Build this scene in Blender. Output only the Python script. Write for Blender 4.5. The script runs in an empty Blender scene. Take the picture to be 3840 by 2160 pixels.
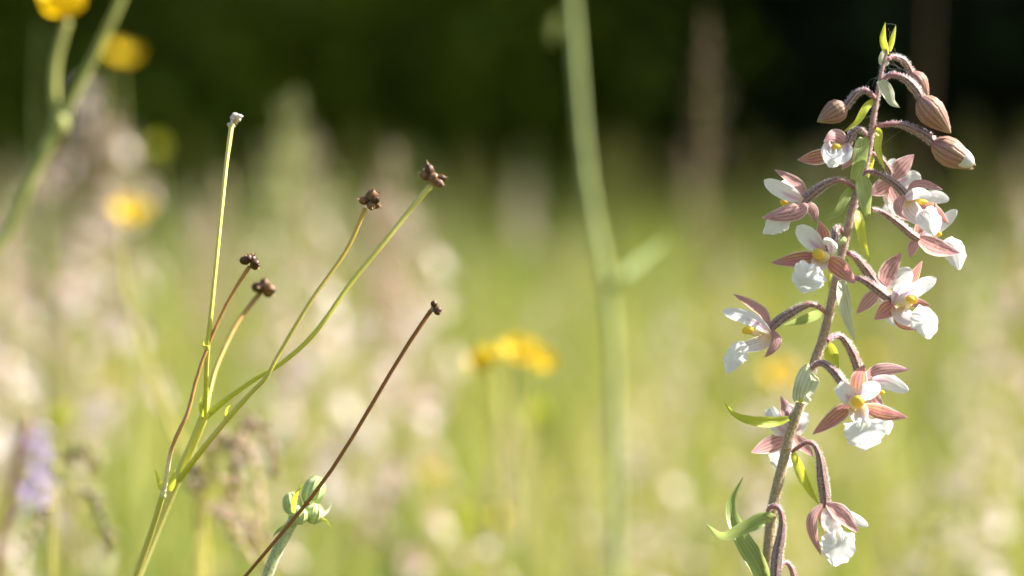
import bpy, math, random
import numpy as np
from mathutils import Vector

# ------------------------------------------------------------------ scene, camera, light
sc = bpy.context.scene
COL = sc.collection
R = math.radians
D = 0.80                    # metres from the lens to the plane of focus (the orchid)
S = 0.06e-3                 # metres per photo pixel (3840 wide) at that plane
CAM_Z = 0.45
PITCH = math.atan(600 * S / D)
FWD = np.array([0, math.cos(PITCH), -math.sin(PITCH)])
UPV = np.array([0, math.sin(PITCH), math.cos(PITCH)])
RGT = np.array([1.0, 0, 0])
CAM = np.array([0, 0, CAM_Z])

cd = bpy.data.cameras.new('camera')
cd.sensor_width = 36
cd.lens = 36 * D / (3840 * S)
cd.clip_start = 0.02
cd.clip_end = 500
cd.dof.use_dof = True
cd.dof.focus_distance = D
cd.dof.aperture_fstop = cd.lens / 14.5
cd.dof.aperture_blades = 0
cam = bpy.data.objects.new('camera', cd)
cam.location = CAM
cam.rotation_euler = (math.pi / 2 - PITCH, 0, 0)
COL.objects.link(cam)
sc.camera = cam

SUN_DIR = Vector((0.77, 0.24, 0.72)).normalized()       # towards the sun
w = bpy.data.worlds.new('World'); sc.world = w; w.use_nodes = True
nt = w.node_tree
sky = nt.nodes.new('ShaderNodeTexSky'); sky.sky_type = 'NISHITA'; sky.sun_disc = False
sky.air_density = 0.9; sky.dust_density = 2.5; sky.ozone_density = 0.6
sky.sun_elevation = math.asin(SUN_DIR.z)
sky.sun_rotation = math.atan2(SUN_DIR.x, SUN_DIR.y)
nt.links.new(sky.outputs[0], nt.nodes['Background'].inputs[0])
nt.nodes['Background'].inputs[1].default_value = 0.075
sl = bpy.data.lights.new('sun', 'SUN'); sl.energy = 5.0; sl.angle = R(0.5); sl.color = (1, 0.95, 0.86)
so = bpy.data.objects.new('sun', sl); COL.objects.link(so)
so.location = (3, 2, 4)
so.rotation_euler = SUN_DIR.to_track_quat('Z', 'Y').to_euler()
sc.view_settings.view_transform = 'Standard'; sc.view_settings.look = 'None'
sc.view_settings.exposure = 1.72; sc.view_settings.gamma = 1
sc.view_settings.use_curve_mapping = False
sc.render.engine = 'CYCLES'
sc.cycles.use_denoising = True
sc.cycles.max_bounces = 8; sc.cycles.diffuse_bounces = 5; sc.cycles.transmission_bounces = 6
sc.cycles.sample_clamp_indirect = 6

rng = np.random.default_rng(7)
random.seed(7)

# ------------------------------------------------------------------ pixel helpers
def P(u, v, d):
    """photo pixel (3840 wide) at depth d metres"""
    k = S * d / D
    return CAM + FWD * d + RGT * ((u - 1920) * k) - UPV * ((v - 1080) * k)
CROPS = {0: (0, 0, 2576 / 3840), 1: (2980, 60, 1739 / 720), 2: (2820, 580, 1288 / 480), 3: (3140, 540, 1570 / 520), 4: (3140, 900, 1884 / 520),
         5: (2680, 1060, 1691 / 420), 6: (2680, 1420, 2013 / 500), 7: (2940, 1220, 1449 / 500), 8: (2620, 1660, 1971 / 680)}
def K(n, x, y, dz=0.0):
    a, b, s = CROPS[n]
    return P(a + x / s, b + y / s, D + dz / 1000)
def KP(n, pts, dz=0.0, off=(0, 0)):
    return np.array([K(n, p[0] + off[0], p[1] + off[1], (p[2] if len(p) > 2 else 0) + dz) for p in pts])
def PX(n):                  # metres per crop pixel in the focus plane
    return S / CROPS[n][2]
def G(u, v, d):             # 2576-wide picture pixel at depth d
    return P(u / CROPS[0][2], v / CROPS[0][2], d)

# ------------------------------------------------------------------ mesh helpers
def spline(pts, n):
    p = np.asarray(pts, float)
    if len(p) == 2:
        t = np.linspace(0, 1, n)[:, None]
        return p[0] * (1 - t) + p[1] * t
    q = np.vstack([2 * p[0] - p[1], p, 2 * p[-1] - p[-2]])
    out = []
    m = max(8, 4 * n // (len(p) - 1))
    for i in range(1, len(q) - 2):
        t = np.linspace(0, 1, m, endpoint=False)[:, None]
        a, b, c, d = q[i - 1], q[i], q[i + 1], q[i + 2]
        out.append(0.5 * ((2 * b) + (-a + c) * t + (2 * a - 5 * b + 4 * c - d) * t * t + (-a + 3 * b - 3 * c + d) * t ** 3))
    out.append(p[-1:])
    f = np.vstack(out)
    L = np.concatenate([[0], np.cumsum(np.linalg.norm(np.diff(f, axis=0), axis=1))])
    s = np.linspace(0, L[-1], n)
    return np.stack([np.interp(s, L, f[:, k]) for k in range(3)], 1)
def unit(a):
    return a / np.maximum(np.linalg.norm(a, axis=-1, keepdims=True), 1e-12)
def tangents(C):
    return unit(np.gradient(C, axis=0))

class MB:
    def __init__(s):
        s.v = []; s.f = []; s.uv = []; s.m = []; s.n = 0; s.mats = []
    def mi(s, m):
        if m not in s.mats: s.mats.append(m)
        return s.mats.index(m)
    def grid(s, A, mat, uv=None, wrap=False):
        nv, nu = A.shape[:2]
        if uv is None:
            uu, vv = np.meshgrid(np.linspace(0, 1, nu), np.linspace(0, 1, nv))
            uv = np.stack([uu, vv], 2)
        s.v.append(A.reshape(-1, 3)); s.uv.append(uv.reshape(-1, 2))
        idx = np.arange(nv * nu).reshape(nv, nu) + s.n
        a = idx[:-1, :-1].ravel(); b = idx[:-1, 1:].ravel(); c = idx[1:, 1:].ravel(); d = idx[1:, :-1].ravel()
        F = np.stack([a, b, c, d], 1)
        s.f.append(F); s.m.append(np.full(len(F), s.mi(mat)))
        s.n += nv * nu
        return s
    def raw(s, V, F, mat, uv=None):
        s.v.append(np.asarray(V, float)); s.f.append(np.asarray(F) + s.n)
        s.uv.append(np.zeros((len(V), 2)) if uv is None else uv)
        s.m.append(np.full(len(F), s.mi(mat))); s.n += len(V)
        return s
    def build(s, name, parent=None, smooth=True, kind=None):
        me = bpy.data.meshes.new(name)
        V = np.vstack(s.v); UV = np.vstack(s.uv)
        loops = np.concatenate([f.ravel() for f in s.f]).astype(np.int32)
        tot = np.concatenate([np.full(len(f), f.shape[1]) for f in s.f]).astype(np.int32)
        me.vertices.add(len(V)); me.vertices.foreach_set('co', V.astype(np.float32).ravel())
        me.loops.add(len(loops)); me.loops.foreach_set('vertex_index', loops)
        me.polygons.add(len(tot))
        me.polygons.foreach_set('loop_start', np.concatenate([[0], np.cumsum(tot)[:-1]]).astype(np.int32))
        me.polygons.foreach_set('loop_total', tot)
        for m in s.mats: me.materials.append(m)
        me.polygons.foreach_set('material_index', np.concatenate(s.m).astype(np.int32))
        me.polygons.foreach_set('use_smooth', np.full(len(tot), smooth))
        u = me.uv_layers.new(name='uv'); u.data.foreach_set('uv', UV[loops].astype(np.float32).ravel())
        me.update(); me.validate()
        o = bpy.data.objects.new(name, me); COL.objects.link(o)
        if parent is not None: o.parent = parent; o.matrix_parent_inverse = parent.matrix_world.inverted() if False else o.matrix_parent_inverse
        if kind: o['kind'] = kind
        return o

def empty(name, parent=None):
    o = bpy.data.objects.new(name, None); COL.objects.link(o); o.empty_display_size = 0.01
    if parent is not None: o.parent = parent
    return o
def tag(o, label=None, cat=None, group=None, kind=None):
    for k, x in (('label', label), ('category', cat), ('group', group), ('kind', kind)):
        if x: o[k] = x
    return o
def copy_tree(o, parent=None):
    c = o.copy(); COL.objects.link(c); c.parent = parent
    for ch in o.children: copy_tree(ch, c)
    return c

def tube_grid(C, rad, sides=10, rib=0, ribn=6, rough=0):
    C = np.asarray(C); n = len(C); T = tangents(C)
    ref = np.array([0.13, -1, 0.21]); ref = ref / np.linalg.norm(ref)
    N = unit(ref - (T @ ref)[:, None] * T); B = np.cross(T, N)
    a = np.linspace(0, 2 * math.pi, sides + 1)
    r = np.asarray(rad)[:, None] * (1 + rib * np.cos(a * ribn)[None])
    if rough: r = r * (1 + rough * rng.normal(size=(n, sides + 1))); r[:, -1] = r[:, 0]
    return C[:, None] + r[..., None] * (np.cos(a)[None, :, None] * N[:, None] + np.sin(a)[None, :, None] * B[:, None])
def radii(rs, n):
    return np.interp(np.linspace(0, 1, n), np.linspace(0, 1, len(rs)), rs)
def tube(mb, pts, rs, mat, n=24, sides=10, rib=0, ribn=6, rough=0, cap=True):
    C = spline(pts, n); r = radii(rs, n)
    if cap:
        T = tangents(C)
        C = np.vstack([C[:1] - T[:1] * r[0] * .3, C, C[-1:] + T[-1:] * r[-1] * .5, C[-1:] + T[-1:] * r[-1] * .7])
        r = np.concatenate([[r[0] * .02], r, [r[-1] * .7, r[-1] * .03]])
    mb.grid(tube_grid(C, r, sides, rib, ribn, rough), mat)
    return C, r
def hairs(mb, C, r, mat, dens, length=0.60e-3, width=0.075e-3, lo=0.0, hi=1.0):
    """short 3-sided spikes standing on a tube"""
    T = tangents(C)
    ref = np.array([0.13, -1, 0.21]); ref /= np.linalg.norm(ref)
    N = unit(ref - (T @ ref)[:, None] * T); B = np.cross(T, N)
    seg = np.linalg.norm(np.diff(C, axis=0), axis=1)
    area = (seg * 2 * math.pi * (r[1:] + r[:-1]) / 2)
    cnt = int(area.sum() * 1e6 * dens)
    k = rng.choice(len(seg), cnt, p=area / area.sum())
    f = rng.random(cnt)[:, None]; a = rng.random(cnt) * 2 * math.pi
    c = C[k] * (1 - f) + C[k + 1] * f
    rr = r[k] * (1 - f[:, 0]) + r[k + 1] * f[:, 0]
    rad = np.cos(a)[:, None] * N[k] + np.sin(a)[:, None] * B[k]
    p = c + rad * rr[:, None] * 0.97
    dirv = unit(rad + rng.normal(size=(cnt, 3)) * 0.35 + np.array([0, 0, .15]))
    tip = p + dirv * (length * (0.45 + 0.8 * rng.random(cnt)))[:, None]
    s1 = unit(np.cross(dirv, T[k])); s2 = np.cross(dirv, s1)
    V = np.stack([p + s1 * width * .5, p - s1 * width * .25 + s2 * width * .43, p - s1 * width * .25 - s2 * width * .43, tip], 1).reshape(-1, 3)
    b = np.arange(cnt)[:, None] * 4
    F = np.concatenate([b + [0, 1, 3], b + [1, 2, 3], b + [2, 0, 3]])
    mb.raw(V, F, mat)

PROF = {
    'sepal': [(0, .30), (.12, .62), (.32, 1), (.55, .92), (.78, .55), (.92, .24), (1, .03)],
    'petal': [(0, .30), (.18, .66), (.45, 1), (.72, .96), (.9, .66), (.97, .38), (1, .1)],
    'bract': [(0, .45), (.1, .75), (.3, 1), (.55, .86), (.8, .46), (.94, .16), (1, .02)],
    'lance': [(0, .5), (.15, .85), (.35, 1), (.6, .72), (.85, .3), (1, .02)],
    'lip': [(0, .22), (.07, .52), (.2, .92), (.38, 1.0), (.6, .93), (.78, .68), (.9, .36), (1, .10)],
    'hypo': [(0, .55), (.3, .95), (.7, 1), (1, .75)],
    'cup': [(0, .5), (.15, .95), (.5, 1), (.85, .8), (1, .55)],
    'blade': [(0, .8), (.3, 1), (.6, .85), (.85, .45), (1, .03)],
}
def prof(name, n):
    p = np.array(PROF[name]); t = np.linspace(0, 1, n)
    a = np.interp(np.linspace(0, 1, 121), p[:, 0], p[:, 1])
    k = np.ones(9) / 9
    a2 = np.convolve(np.pad(a, 4, mode='edge'), k, 'valid')
    a2[0] = a[0]; a2[-1] = a[-1]
    return np.interp(t, np.linspace(0, 1, 121), a2)

def sheet_grid(C, W, roll=0, cup=0.0, keel=0.0, nu=11, wave=0, waven=3, frill=0, twist=0, bump=0, seed=0, ref=None):
    """petal-like surface about centre line C; roll 0 turns its broad side to the lens, W = half width per row"""
    rr = np.random.default_rng(seed)
    n = len(C); T = tangents(C); t = np.linspace(0, 1, n)
    look = unit(CAM - C) if ref is None else np.broadcast_to(np.asarray(ref, float), C.shape)
    N0 = unit(look - np.sum(look * T, 1)[:, None] * T); S0 = np.cross(T, N0)
    a = np.radians(roll) + np.radians(twist) * t
    Sd = np.cos(a)[:, None] * S0 + np.sin(a)[:, None] * N0
    N = -np.sin(a)[:, None] * S0 + np.cos(a)[:, None] * N0
    x = np.linspace(-1, 1, nu)
    Wm = np.repeat(W[:, None], nu, 1)
    if frill:
        ph = rr.random(2) * 6
        e = np.abs(x) ** 2.2
        q = sum(np.sin(t[:, None] * f + ph[0] * j + np.sign(x)[None] * ph[1]) / (j + 1) for j, f in enumerate((23, 41, 67)))
        Wm = Wm * (1 + frill * e[None] * q)
    if abs(cup) > 1e-3:
        lat = np.sin(x * cup) / cup; nor = (1 - np.cos(x * cup)) / cup
    else:
        lat = x; nor = x * 0
    A = C[:, None] + (Wm * lat[None])[..., None] * Sd[:, None] + (Wm * (nor + keel * np.abs(x))[None])[..., None] * N[:, None]
    if wave or frill or bump:
        ph = rr.random(3) * 6.28
        k = wave * np.sin(t[:, None] * waven * 6.28 + ph[0] + np.sign(x)[None] * ph[1]) * np.abs(x)[None] ** 2
        k = k + frill * .55 * np.sin(t[:, None] * 34 + x[None] * 5 + ph[2]) * np.abs(x)[None] ** 3
        k = k + bump * np.sin(t[:, None] * 7 + x[None] * 4 + ph[0]) * np.cos(t[:, None] * 11 - x[None] * 7 + ph[1])
        A = A + (k * W.max())[..., None] * N[:, None]
    return A

# ------------------------------------------------------------------ materials
class NT:
    def __init__(s, name):
        s.mat = bpy.data.materials.new(name); s.mat.use_nodes = True
        s.t = s.mat.node_tree; s.t.nodes.clear()
    def n(s, typ, **kw):
        x = s.t.nodes.new('ShaderNode' + typ)
        for k, v in kw.items():
            setattr(x, k, v)
        return x
    def link(s, a, b): s.t.links.new(a, b)
    def val(s, sock, v):
        if isinstance(v, bpy.types.NodeSocket): s.link(v, sock)
        else: sock.default_value = v
    def uv(s):
        x = s.n('UVMap'); sp = s.n('SeparateXYZ'); s.link(x.outputs[0], sp.inputs[0])
        return sp.outputs[0], sp.outputs[1]
    def math(s, op, a, b=0.0, c=None, clamp=False):
        x = s.n('Math', operation=op, use_clamp=clamp); s.val(x.inputs[0], a); s.val(x.inputs[1], b)
        if c is not None: s.val(x.inputs[2], c)
        return x.outputs[0]
    def ramp(s, f, lo, hi):
        x = s.n('MapRange', interpolation_type='SMOOTHSTEP'); s.val(x.inputs[0], f); s.val(x.inputs[1], lo); s.val(x.inputs[2], hi)
        return x.outputs[0]
    def mix(s, f, a, b):
        x = s.n('Mix', data_type='RGBA'); s.val(x.inputs[0], f)
        for sock, v in ((x.inputs[6], a), (x.inputs[7], b)):
            if isinstance(v, tuple) and len(v) == 3: v = v + (1,)
            s.val(sock, v)
        return x.outputs[2]
    def noise(s, scale, detail=3, coord='Object', stretch=None):
        tc = s.n('TexCoord'); no = s.n('TexNoise'); no.inputs['Scale'].default_value = scale; no.inputs['Detail'].default_value = detail
        src = tc.outputs[coord]
        if coord == 'UV':
            src = s.n('UVMap').outputs[0]
        if stretch:
            mp = s.n('Mapping'); mp.inputs['Scale'].default_value = stretch; s.link(src, mp.inputs[0]); src = mp.outputs[0]
        s.link(src, no.inputs['Vector'])
        return no.outputs[0]
    def rand(s):
        return s.n('ObjectInfo').outputs['Random']
    def finish(s, col, trans=0.4, rough=0.55, spec=0.25, tcol=None, bump=None, bstr=0.3, bdist=0.0002, sheen=0):
        p = s.n('BsdfPrincipled'); s.val(p.inputs['Base Color'], col if not isinstance(col, tuple) else col + (1,))
        p.inputs['Roughness'].default_value = rough; p.inputs['Specular IOR Level'].default_value = spec
        if sheen: p.inputs['Sheen Weight'].default_value = sheen
        if bump is not None:
            b = s.n('Bump'); b.inputs['Strength'].default_value = bstr; b.inputs['Distance'].default_value = bdist
            s.link(bump, b.inputs['Height']); s.link(b.outputs[0], p.inputs['Normal'])
        out = s.n('OutputMaterial')
        if trans:
            tr = s.n('BsdfTranslucent'); c = tcol if tcol is not None else col
            s.val(tr.inputs[0], c if not isinstance(c, tuple) else c + (1,))
            m = s.n('MixShader'); m.inputs[0].default_value = trans
            s.link(p.outputs[0], m.inputs[1]); s.link(tr.outputs[0], m.inputs[2]); s.link(m.outputs[0], out.inputs[0])
        else:
            s.link(p.outputs[0], out.inputs[0])
        return s.mat

def m_veins(k, n, sharp, wob=0.05, nz=6):
    u, v = k.uv()
    w = k.math('ADD', u, k.math('MULTIPLY', k.math('SUBTRACT', k.noise(nz, 2, 'UV'), .5), wob))
    s = k.math('SINE', k.math('MULTIPLY', w, n * 2 * math.pi))
    return k.ramp(s, sharp, 1.0), u, v

def mat_sepal():
    k = NT('sepal_skin')
    ve, u, v = m_veins(k, 5, 0.1, 0.08)
    e = k.math('MULTIPLY', k.math('ABSOLUTE', k.math('SUBTRACT', u, .5)), 2)
    nz = k.noise(5, 3, 'UV')
    n2 = k.noise(2.3, 2, 'UV', (1, .6, 1))
    back = k.n('NewGeometry').outputs['Backfacing']
    # outer face: dusty pink-brown with darker ribs; inner face: warmer, red-brown
    outer = k.mix(ve, (.66, .41, .36), (.40, .175, .175))
    outer = k.mix(k.math('MULTIPLY', k.ramp(nz, .42, .64), .6), outer, (.62, .30, .40))
    inner = k.mix(ve, (.62, .34, .20), (.42, .15, .10))
    inner = k.mix(k.math('MULTIPLY', k.ramp(n2, .42, .65), .7), inner, (.52, .14, .28))
    c = k.mix(back, inner, outer)
    c = k.mix(k.math('MULTIPLY', k.ramp(v, .62, .95), .45), c, (.64, .28, .38))
    c = k.mix(k.math('MULTIPLY', k.ramp(e, .80, .97), .9), c, (.88, .78, .72))
    c = k.mix(k.math('MULTIPLY', k.ramp(v, .93, 1.0), .8), c, (.78, .68, .52))
    age = k.math('MULTIPLY', k.ramp(k.rand(), .55, .95), k.ramp(k.noise(7, 4, 'UV'), .56, .66))
    c = k.mix(k.math('MULTIPLY', age, .7), c, (.20, .10, .055))
    fine = k.noise(60, 2, 'UV', (1, .3, 1))
    c = k.mix(k.math('MULTIPLY', k.ramp(fine, .5, .75), .2), c, (.85, .78, .72))
    return k.finish(c, .48, .5, .25, bump=k.math('ADD', ve, fine), bstr=.5, bdist=.00015)
def mat_budsepal():
    k = NT('bud_sepal_skin')
    ve, u, v = m_veins(k, 7, -.1, .06)
    e = k.math('MULTIPLY', k.math('ABSOLUTE', k.math('SUBTRACT', u, .5)), 2)
    n2 = k.noise(3, 3, 'UV', (1, .6, 1))
    c = k.mix(ve, (.47, .29, .18), (.30, .15, .10))
    c = k.mix(k.math('MULTIPLY', k.ramp(n2, .42, .62), .5), c, (.46, .20, .24))
    c = k.mix(k.math('MULTIPLY', k.ramp(v, .75, 1.0), .6), c, (.55, .48, .22))
    c = k.mix(k.math('MULTIPLY', k.ramp(e, .88, .99), .75), c, (.80, .68, .55))
    fine = k.noise(60, 2, 'UV', (1, .3, 1))
    c = k.mix(k.math('MULTIPLY', k.ramp(fine, .5, .75), .3), c, (.80, .70, .66))
    return k.finish(c, .25, .5, .3, bump=k.math('ADD', ve, fine), bstr=.6, bdist=.0002)
def mat_petal():
    k = NT('petal_white')
    ve, u, v = m_veins(k, 4, .55, .06)
    e = k.math('ABSOLUTE', k.math('SUBTRACT', u, .5))
    nz = k.noise(4, 2, 'UV')
    base = k.math('MULTIPLY', k.math('SUBTRACT', 1.0, k.ramp(k.math('ADD', v, k.math('MULTIPLY', nz, .15)), .25, .62)), k.math('SUBTRACT', 1.0, k.ramp(e, .28, .47)))
    streak = k.math('MULTIPLY', k.math('SUBTRACT', 1.0, k.ramp(k.math('ABSOLUTE', k.math('SUBTRACT', u, .42)), .03, .14)), k.math('SUBTRACT', 1.0, k.ramp(v, .38, .66)))
    c = k.mix(k.math('MULTIPLY', base, .45), (.88, .87, .86), (.80, .52, .62))
    c = k.mix(k.math('MULTIPLY', base, k.math('MULTIPLY', ve, .6)), c, (.62, .30, .42))
    c = k.mix(k.math('MULTIPLY', streak, .55), c, (.62, .18, .50))
    c = k.mix(k.math('SUBTRACT', .75, k.math('MULTIPLY', k.ramp(v, .0, .22), .75)), c, (.70, .56, .36))
    fine = k.noise(9, 3, 'UV', (6, .7, 1))
    return k.finish(c, .42, .45, .25, bump=fine, bstr=.35, bdist=.0002)
def mat_lip():
    k = NT('lip_white')
    u, v = k.uv()
    fine = k.noise(7, 3, 'UV', (3, 1, 1))
    lav = k.math('MULTIPLY', k.ramp(k.noise(10, 2, 'UV', (1, 2.4, 1)), .52, .72), .22)
    c = k.mix(lav, (.90, .90, .91), (.74, .60, .82))
    mid = k.math('MULTIPLY', k.math('SUBTRACT', 1.0, k.ramp(k.math('ABSOLUTE', k.math('SUBTRACT', u, .5)), .04, .2)), k.math('SUBTRACT', 1.0, k.ramp(v, .15, .4)))
    c = k.mix(k.math('MULTIPLY', mid, .5), c, (.85, .82, .55))
    return k.finish(c, .5, .42, .25, bump=fine, bstr=.3, bdist=.0003)
def mat_hypo():
    k = NT('lip_cup')
    ve, u, v = m_veins(k, 7, .55, .1, 4)
    c = k.mix(k.ramp(v, .1, .8), (.82, .62, .40), (.86, .80, .78))
    c = k.mix(k.math('MULTIPLY', ve, k.math('MULTIPLY', k.ramp(v, .3, .5), .6)), c, (.55, .26, .55))
    return k.finish(c, .45, .4, .3)
def mat_plain(name, col, trans=0, rough=.5, var=.15, scale=900, spec=.3, sheen=0, dark=None, bstr=.3):
    k = NT(name)
    nz = k.noise(scale, 3)
    dk = dark or tuple(x * (1 - 2 * var) for x in col)
    c = k.mix(k.ramp(nz, .3, .7), dk, col)
    return k.finish(c, trans, rough, spec, bump=nz, bstr=bstr, bdist=.0003, sheen=sheen)
def mat_pedicel():
    k = NT('pedicel_skin')
    ve, u, v = m_veins(k, 6, -.2, .05)
    nz = k.noise(1500, 2)
    c = k.mix(ve, (.33, .215, .175), (.17, .085, .085))
    c = k.mix(k.math('SUBTRACT', 1.0, k.ramp(v, .1, .5)), c, (.42, .13, .17))
    c = k.mix(k.math('MULTIPLY', k.ramp(nz, .5, .7), .4), c, (.52, .38, .38))
    return k.finish(c, 0, .5, .3, bump=nz, bstr=.4)
def mat_stem():
    k = NT('orchid_stem_skin')
    tc = k.n('TexCoord'); sp = k.n('SeparateXYZ'); k.link(tc.outputs['Object'], sp.inputs[0])
    z = sp.outputs[2]
    nz = k.noise(1300, 3); st = k.noise(260, 3, stretch=None)
    up = k.mix(k.ramp(nz, .35, .7), (.33, .19, .165), (.50, .33, .28))
    lo = k.mix(k.ramp(nz, .35, .7), (.31, .215, .09), (.48, .37, .20))
    c = k.mix(k.ramp(z, .375, .43), lo, up)
    c = k.mix(k.math('MULTIPLY', k.ramp(st, .5, .75), .35), c, (.42, .33, .14))
    return k.finish(c, 0, .5, .35, bump=nz, bstr=.4)
def mat_bract(name, dark, light, margin=(.55, .60, .30)):
    k = NT(name)
    ve, u, v = m_veins(k, 6, .45, .03)
    e = k.math('MULTIPLY', k.math('ABSOLUTE', k.math('SUBTRACT', u, .5)), 2)
    nz = k.noise(3, 3, 'UV', (2, .6, 1))
    c = k.mix(k.ramp(nz, .35, .65), dark, light)
    c = k.mix(k.math('MULTIPLY', ve, .35), c, tuple(min(1, x * 1.7) for x in light))
    c = k.mix(k.math('MULTIPLY', k.ramp(e, .84, .99), .7), c, margin)
    c = k.mix(k.math('MULTIPLY', k.ramp(v, .94, 1), .6), c, (.45, .36, .15))
    fine = k.noise(60, 2, 'UV', (1, .25, 1))
    return k.finish(c, .40, .36, .5, tcol=k.mix(.6, c, tuple(min(1, x * 1.9) for x in light)), bump=k.math('ADD', ve, fine), bstr=.4, bdist=.00015)
def mat_grad(name, stops, trans=0, rough=.5, spec=.3, vary=.2):
    """colour along a stalk (UV v), lightly mottled"""
    k = NT(name)
    u, v = k.uv()
    cr = k.n('ValToRGB'); cr.color_ramp.elements[0].position = stops[0][0]; cr.color_ramp.elements[0].color = stops[0][1] + (1,)
    cr.color_ramp.elements[1].position = stops[-1][0]; cr.color_ramp.elements[1].color = stops[-1][1] + (1,)
    for p, c in stops[1:-1]:
        e = cr.color_ramp.elements.new(p); e.color = c + (1,)
    k.link(v, cr.inputs[0])
    nz = k.noise(2200, 3)
    c = k.mix(k.math('MULTIPLY', k.ramp(nz, .45, .75), vary), cr.outputs[0], tuple(x * .45 for x in stops[-1][1]))
    return k.finish(c, trans, rough, spec, bump=nz, bstr=.4)
def mat_grass(name):
    k = NT(name)
    at = k.n('Attribute', attribute_name='tint')
    cr = k.n('ValToRGB'); el = cr.color_ramp.elements
    el[0].position = 0; el[0].color = (.15, .22, .045, 1)
    el[1].position = 1; el[1].color = (.70, .54, .36, 1)
    for p, c in ((.3, (.25, .30, .045)), (.55, (.41, .40, .075)), (.8, (.58, .49, .17))):
        e = el.new(p); e.color = c + (1,)
    k.link(at.outputs['Fac'], cr.inputs[0])
    return k.finish(cr.outputs[0], .5, .5, .25)

M = {}
M['sepal'] = mat_sepal(); M['budsepal'] = mat_budsepal(); M['petal'] = mat_petal(); M['lip'] = mat_lip(); M['hypo'] = mat_hypo()
M['anther'] = mat_plain('anther_yellow', (.95, .70, .10), .3, .45, .05, 500)
M['column'] = mat_plain('column_cream', (.92, .82, .55), .35, .4, .05, 600)
M['ped'] = mat_pedicel(); M['stem'] = mat_stem()
M['hair'] = mat_plain('pale_hair', (.92, .86, .86), .5, .4, .02, 10)
M['bractA'] = mat_bract('bract_green', (.19, .27, .06), (.34, .40, .13))
M['bractB'] = mat_bract('bract_yellow_green', (.40, .48, .03), (.58, .60, .06))
M['bractC'] = mat_bract('bract_pale', (.33, .40, .19), (.60, .62, .42), (.66, .66, .5))

# ------------------------------------------------------------------ setting: ground
def build_ground():
    k = NT('meadow_soil')
    nz = k.noise(3, 5); n2 = k.noise(40, 4)
    c = k.mix(k.ramp(nz, .35, .65), (.055, .07, .02), (.13, .13, .045))
    c = k.mix(k.math('MULTIPLY', k.ramp(n2, .45, .7), .5), c, (.20, .16, .08))
    m = k.finish(c, 0, .9, .1, bump=n2, bstr=.6, bdist=.03)
    n = 90
    xs = np.linspace(-1, 1, n); xs = np.sign(xs) * np.abs(xs) ** 2.2 * 150
    X, Y = np.meshgrid(xs, xs + 5)
    Z = np.where(np.hypot(X, Y) > 3, .02 * np.sin(X * 1.3) * np.cos(Y * .9), 0.0) - .02
    mb = MB(); mb.grid(np.stack([X, Y, Z], 2), m)
    o = mb.build('ground'); tag(o, 'brown and green soil under the meadow', None, None, 'structure')
build_ground()

# ------------------------------------------------------------------ woodland behind the meadow
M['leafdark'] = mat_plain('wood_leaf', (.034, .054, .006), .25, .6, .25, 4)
M['leaflit'] = mat_plain('shrub_leaf_lit', (.22, .28, .006), .3, .6, .25, 4)  # light on the foliage is painted in as a brighter green
M['bark'] = mat_plain('bark', (.07, .05, .035), 0, .9, .3, 12)
def leaf_cloud(mb, centres, radius, n, size, mat, r, squash=.8):
    c = centres[r.integers(0, len(centres), n)]
    d = unit(r.normal(size=(n, 3))) * (r.random(n) ** .45)[:, None] * radius
    d[:, 2] *= squash
    p = c + d
    a = unit(r.normal(size=(n, 3))); b = unit(np.cross(a, r.normal(size=(n, 3))))
    s = (size * (.6 + .8 * r.random(n)))[:, None]
    V = np.stack([p - a * s * .5, p + b * s * .28, p + a * s * .5, p - b * s * .28], 1).reshape(-1, 3)
    F = np.arange(n * 4).reshape(n, 4)
    mb.raw(V, F, mat)
def make_tree(seed, h, n):
    r = np.random.default_rng(seed)
    root = empty('woodland_tree')
    mb = MB(); cl = []
    trunk = np.array([[0, 0, -.1], [.1, 0, h * .25], [-.05, .1, h * .5], [.1, -.05, h * .8], [.05, 0, h * .96]]) * [1, 1, 1]
    tube(mb, trunk, [.24, .19, .15, .09, .03], M['bark'], 20, 9, rough=.05)
    T = spline(trunk, 40)
    for i in range(16):
        z = .14 + .78 * i / 15
        s = T[int(z * 39)]; a = i * 2.4 + r.random(); L = h * (.36 - .25 * abs(z - .35)) * (.8 + .4 * r.random())
        e = s + np.array([math.cos(a) * L, math.sin(a) * L, L * (.15 + .3 * r.random())])
        m = (s + e) / 2 + np.array([0, 0, L * .1])
        tube(mb, [s, m, e], [.07, .045, .015], M['bark'], 7, 5)
        for q in (.45, .7, .9, 1.05): cl.append(s + (e - s) * q + r.normal(size=3) * .35)
    tk = mb.build('trunk', root)
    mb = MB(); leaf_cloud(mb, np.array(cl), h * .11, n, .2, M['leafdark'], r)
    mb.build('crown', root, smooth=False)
    return root
def make_shrub(seed, n, mat):
    r = np.random.default_rng(seed)
    root = empty('woodland_shrub'); mb = MB(); cl = []
    for i in range(9):
        a = i * 2.4; L = .5 + .6 * r.random()
        e = np.array([math.cos(a) * L * .8, math.sin(a) * L * .8, .6 + 1.1 * r.random()])
        tube(mb, [np.array([0, 0, -.05]), e * [.4, .4, .55], e], [.03, .02, .008], M['bark'], 7, 5)
        cl += [e, e * .7, e * [1.1, 1.1, .45], e * [.9, .9, .15] + [0, 0, .15]]
    mb.build('branch', root)
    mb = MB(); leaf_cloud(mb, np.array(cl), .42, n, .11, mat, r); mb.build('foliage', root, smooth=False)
    return root
trees = [make_tree(1, 11, 7000), make_tree(2, 9.5, 6500), make_tree(3, 12.5, 7500)]
k = 0
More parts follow.
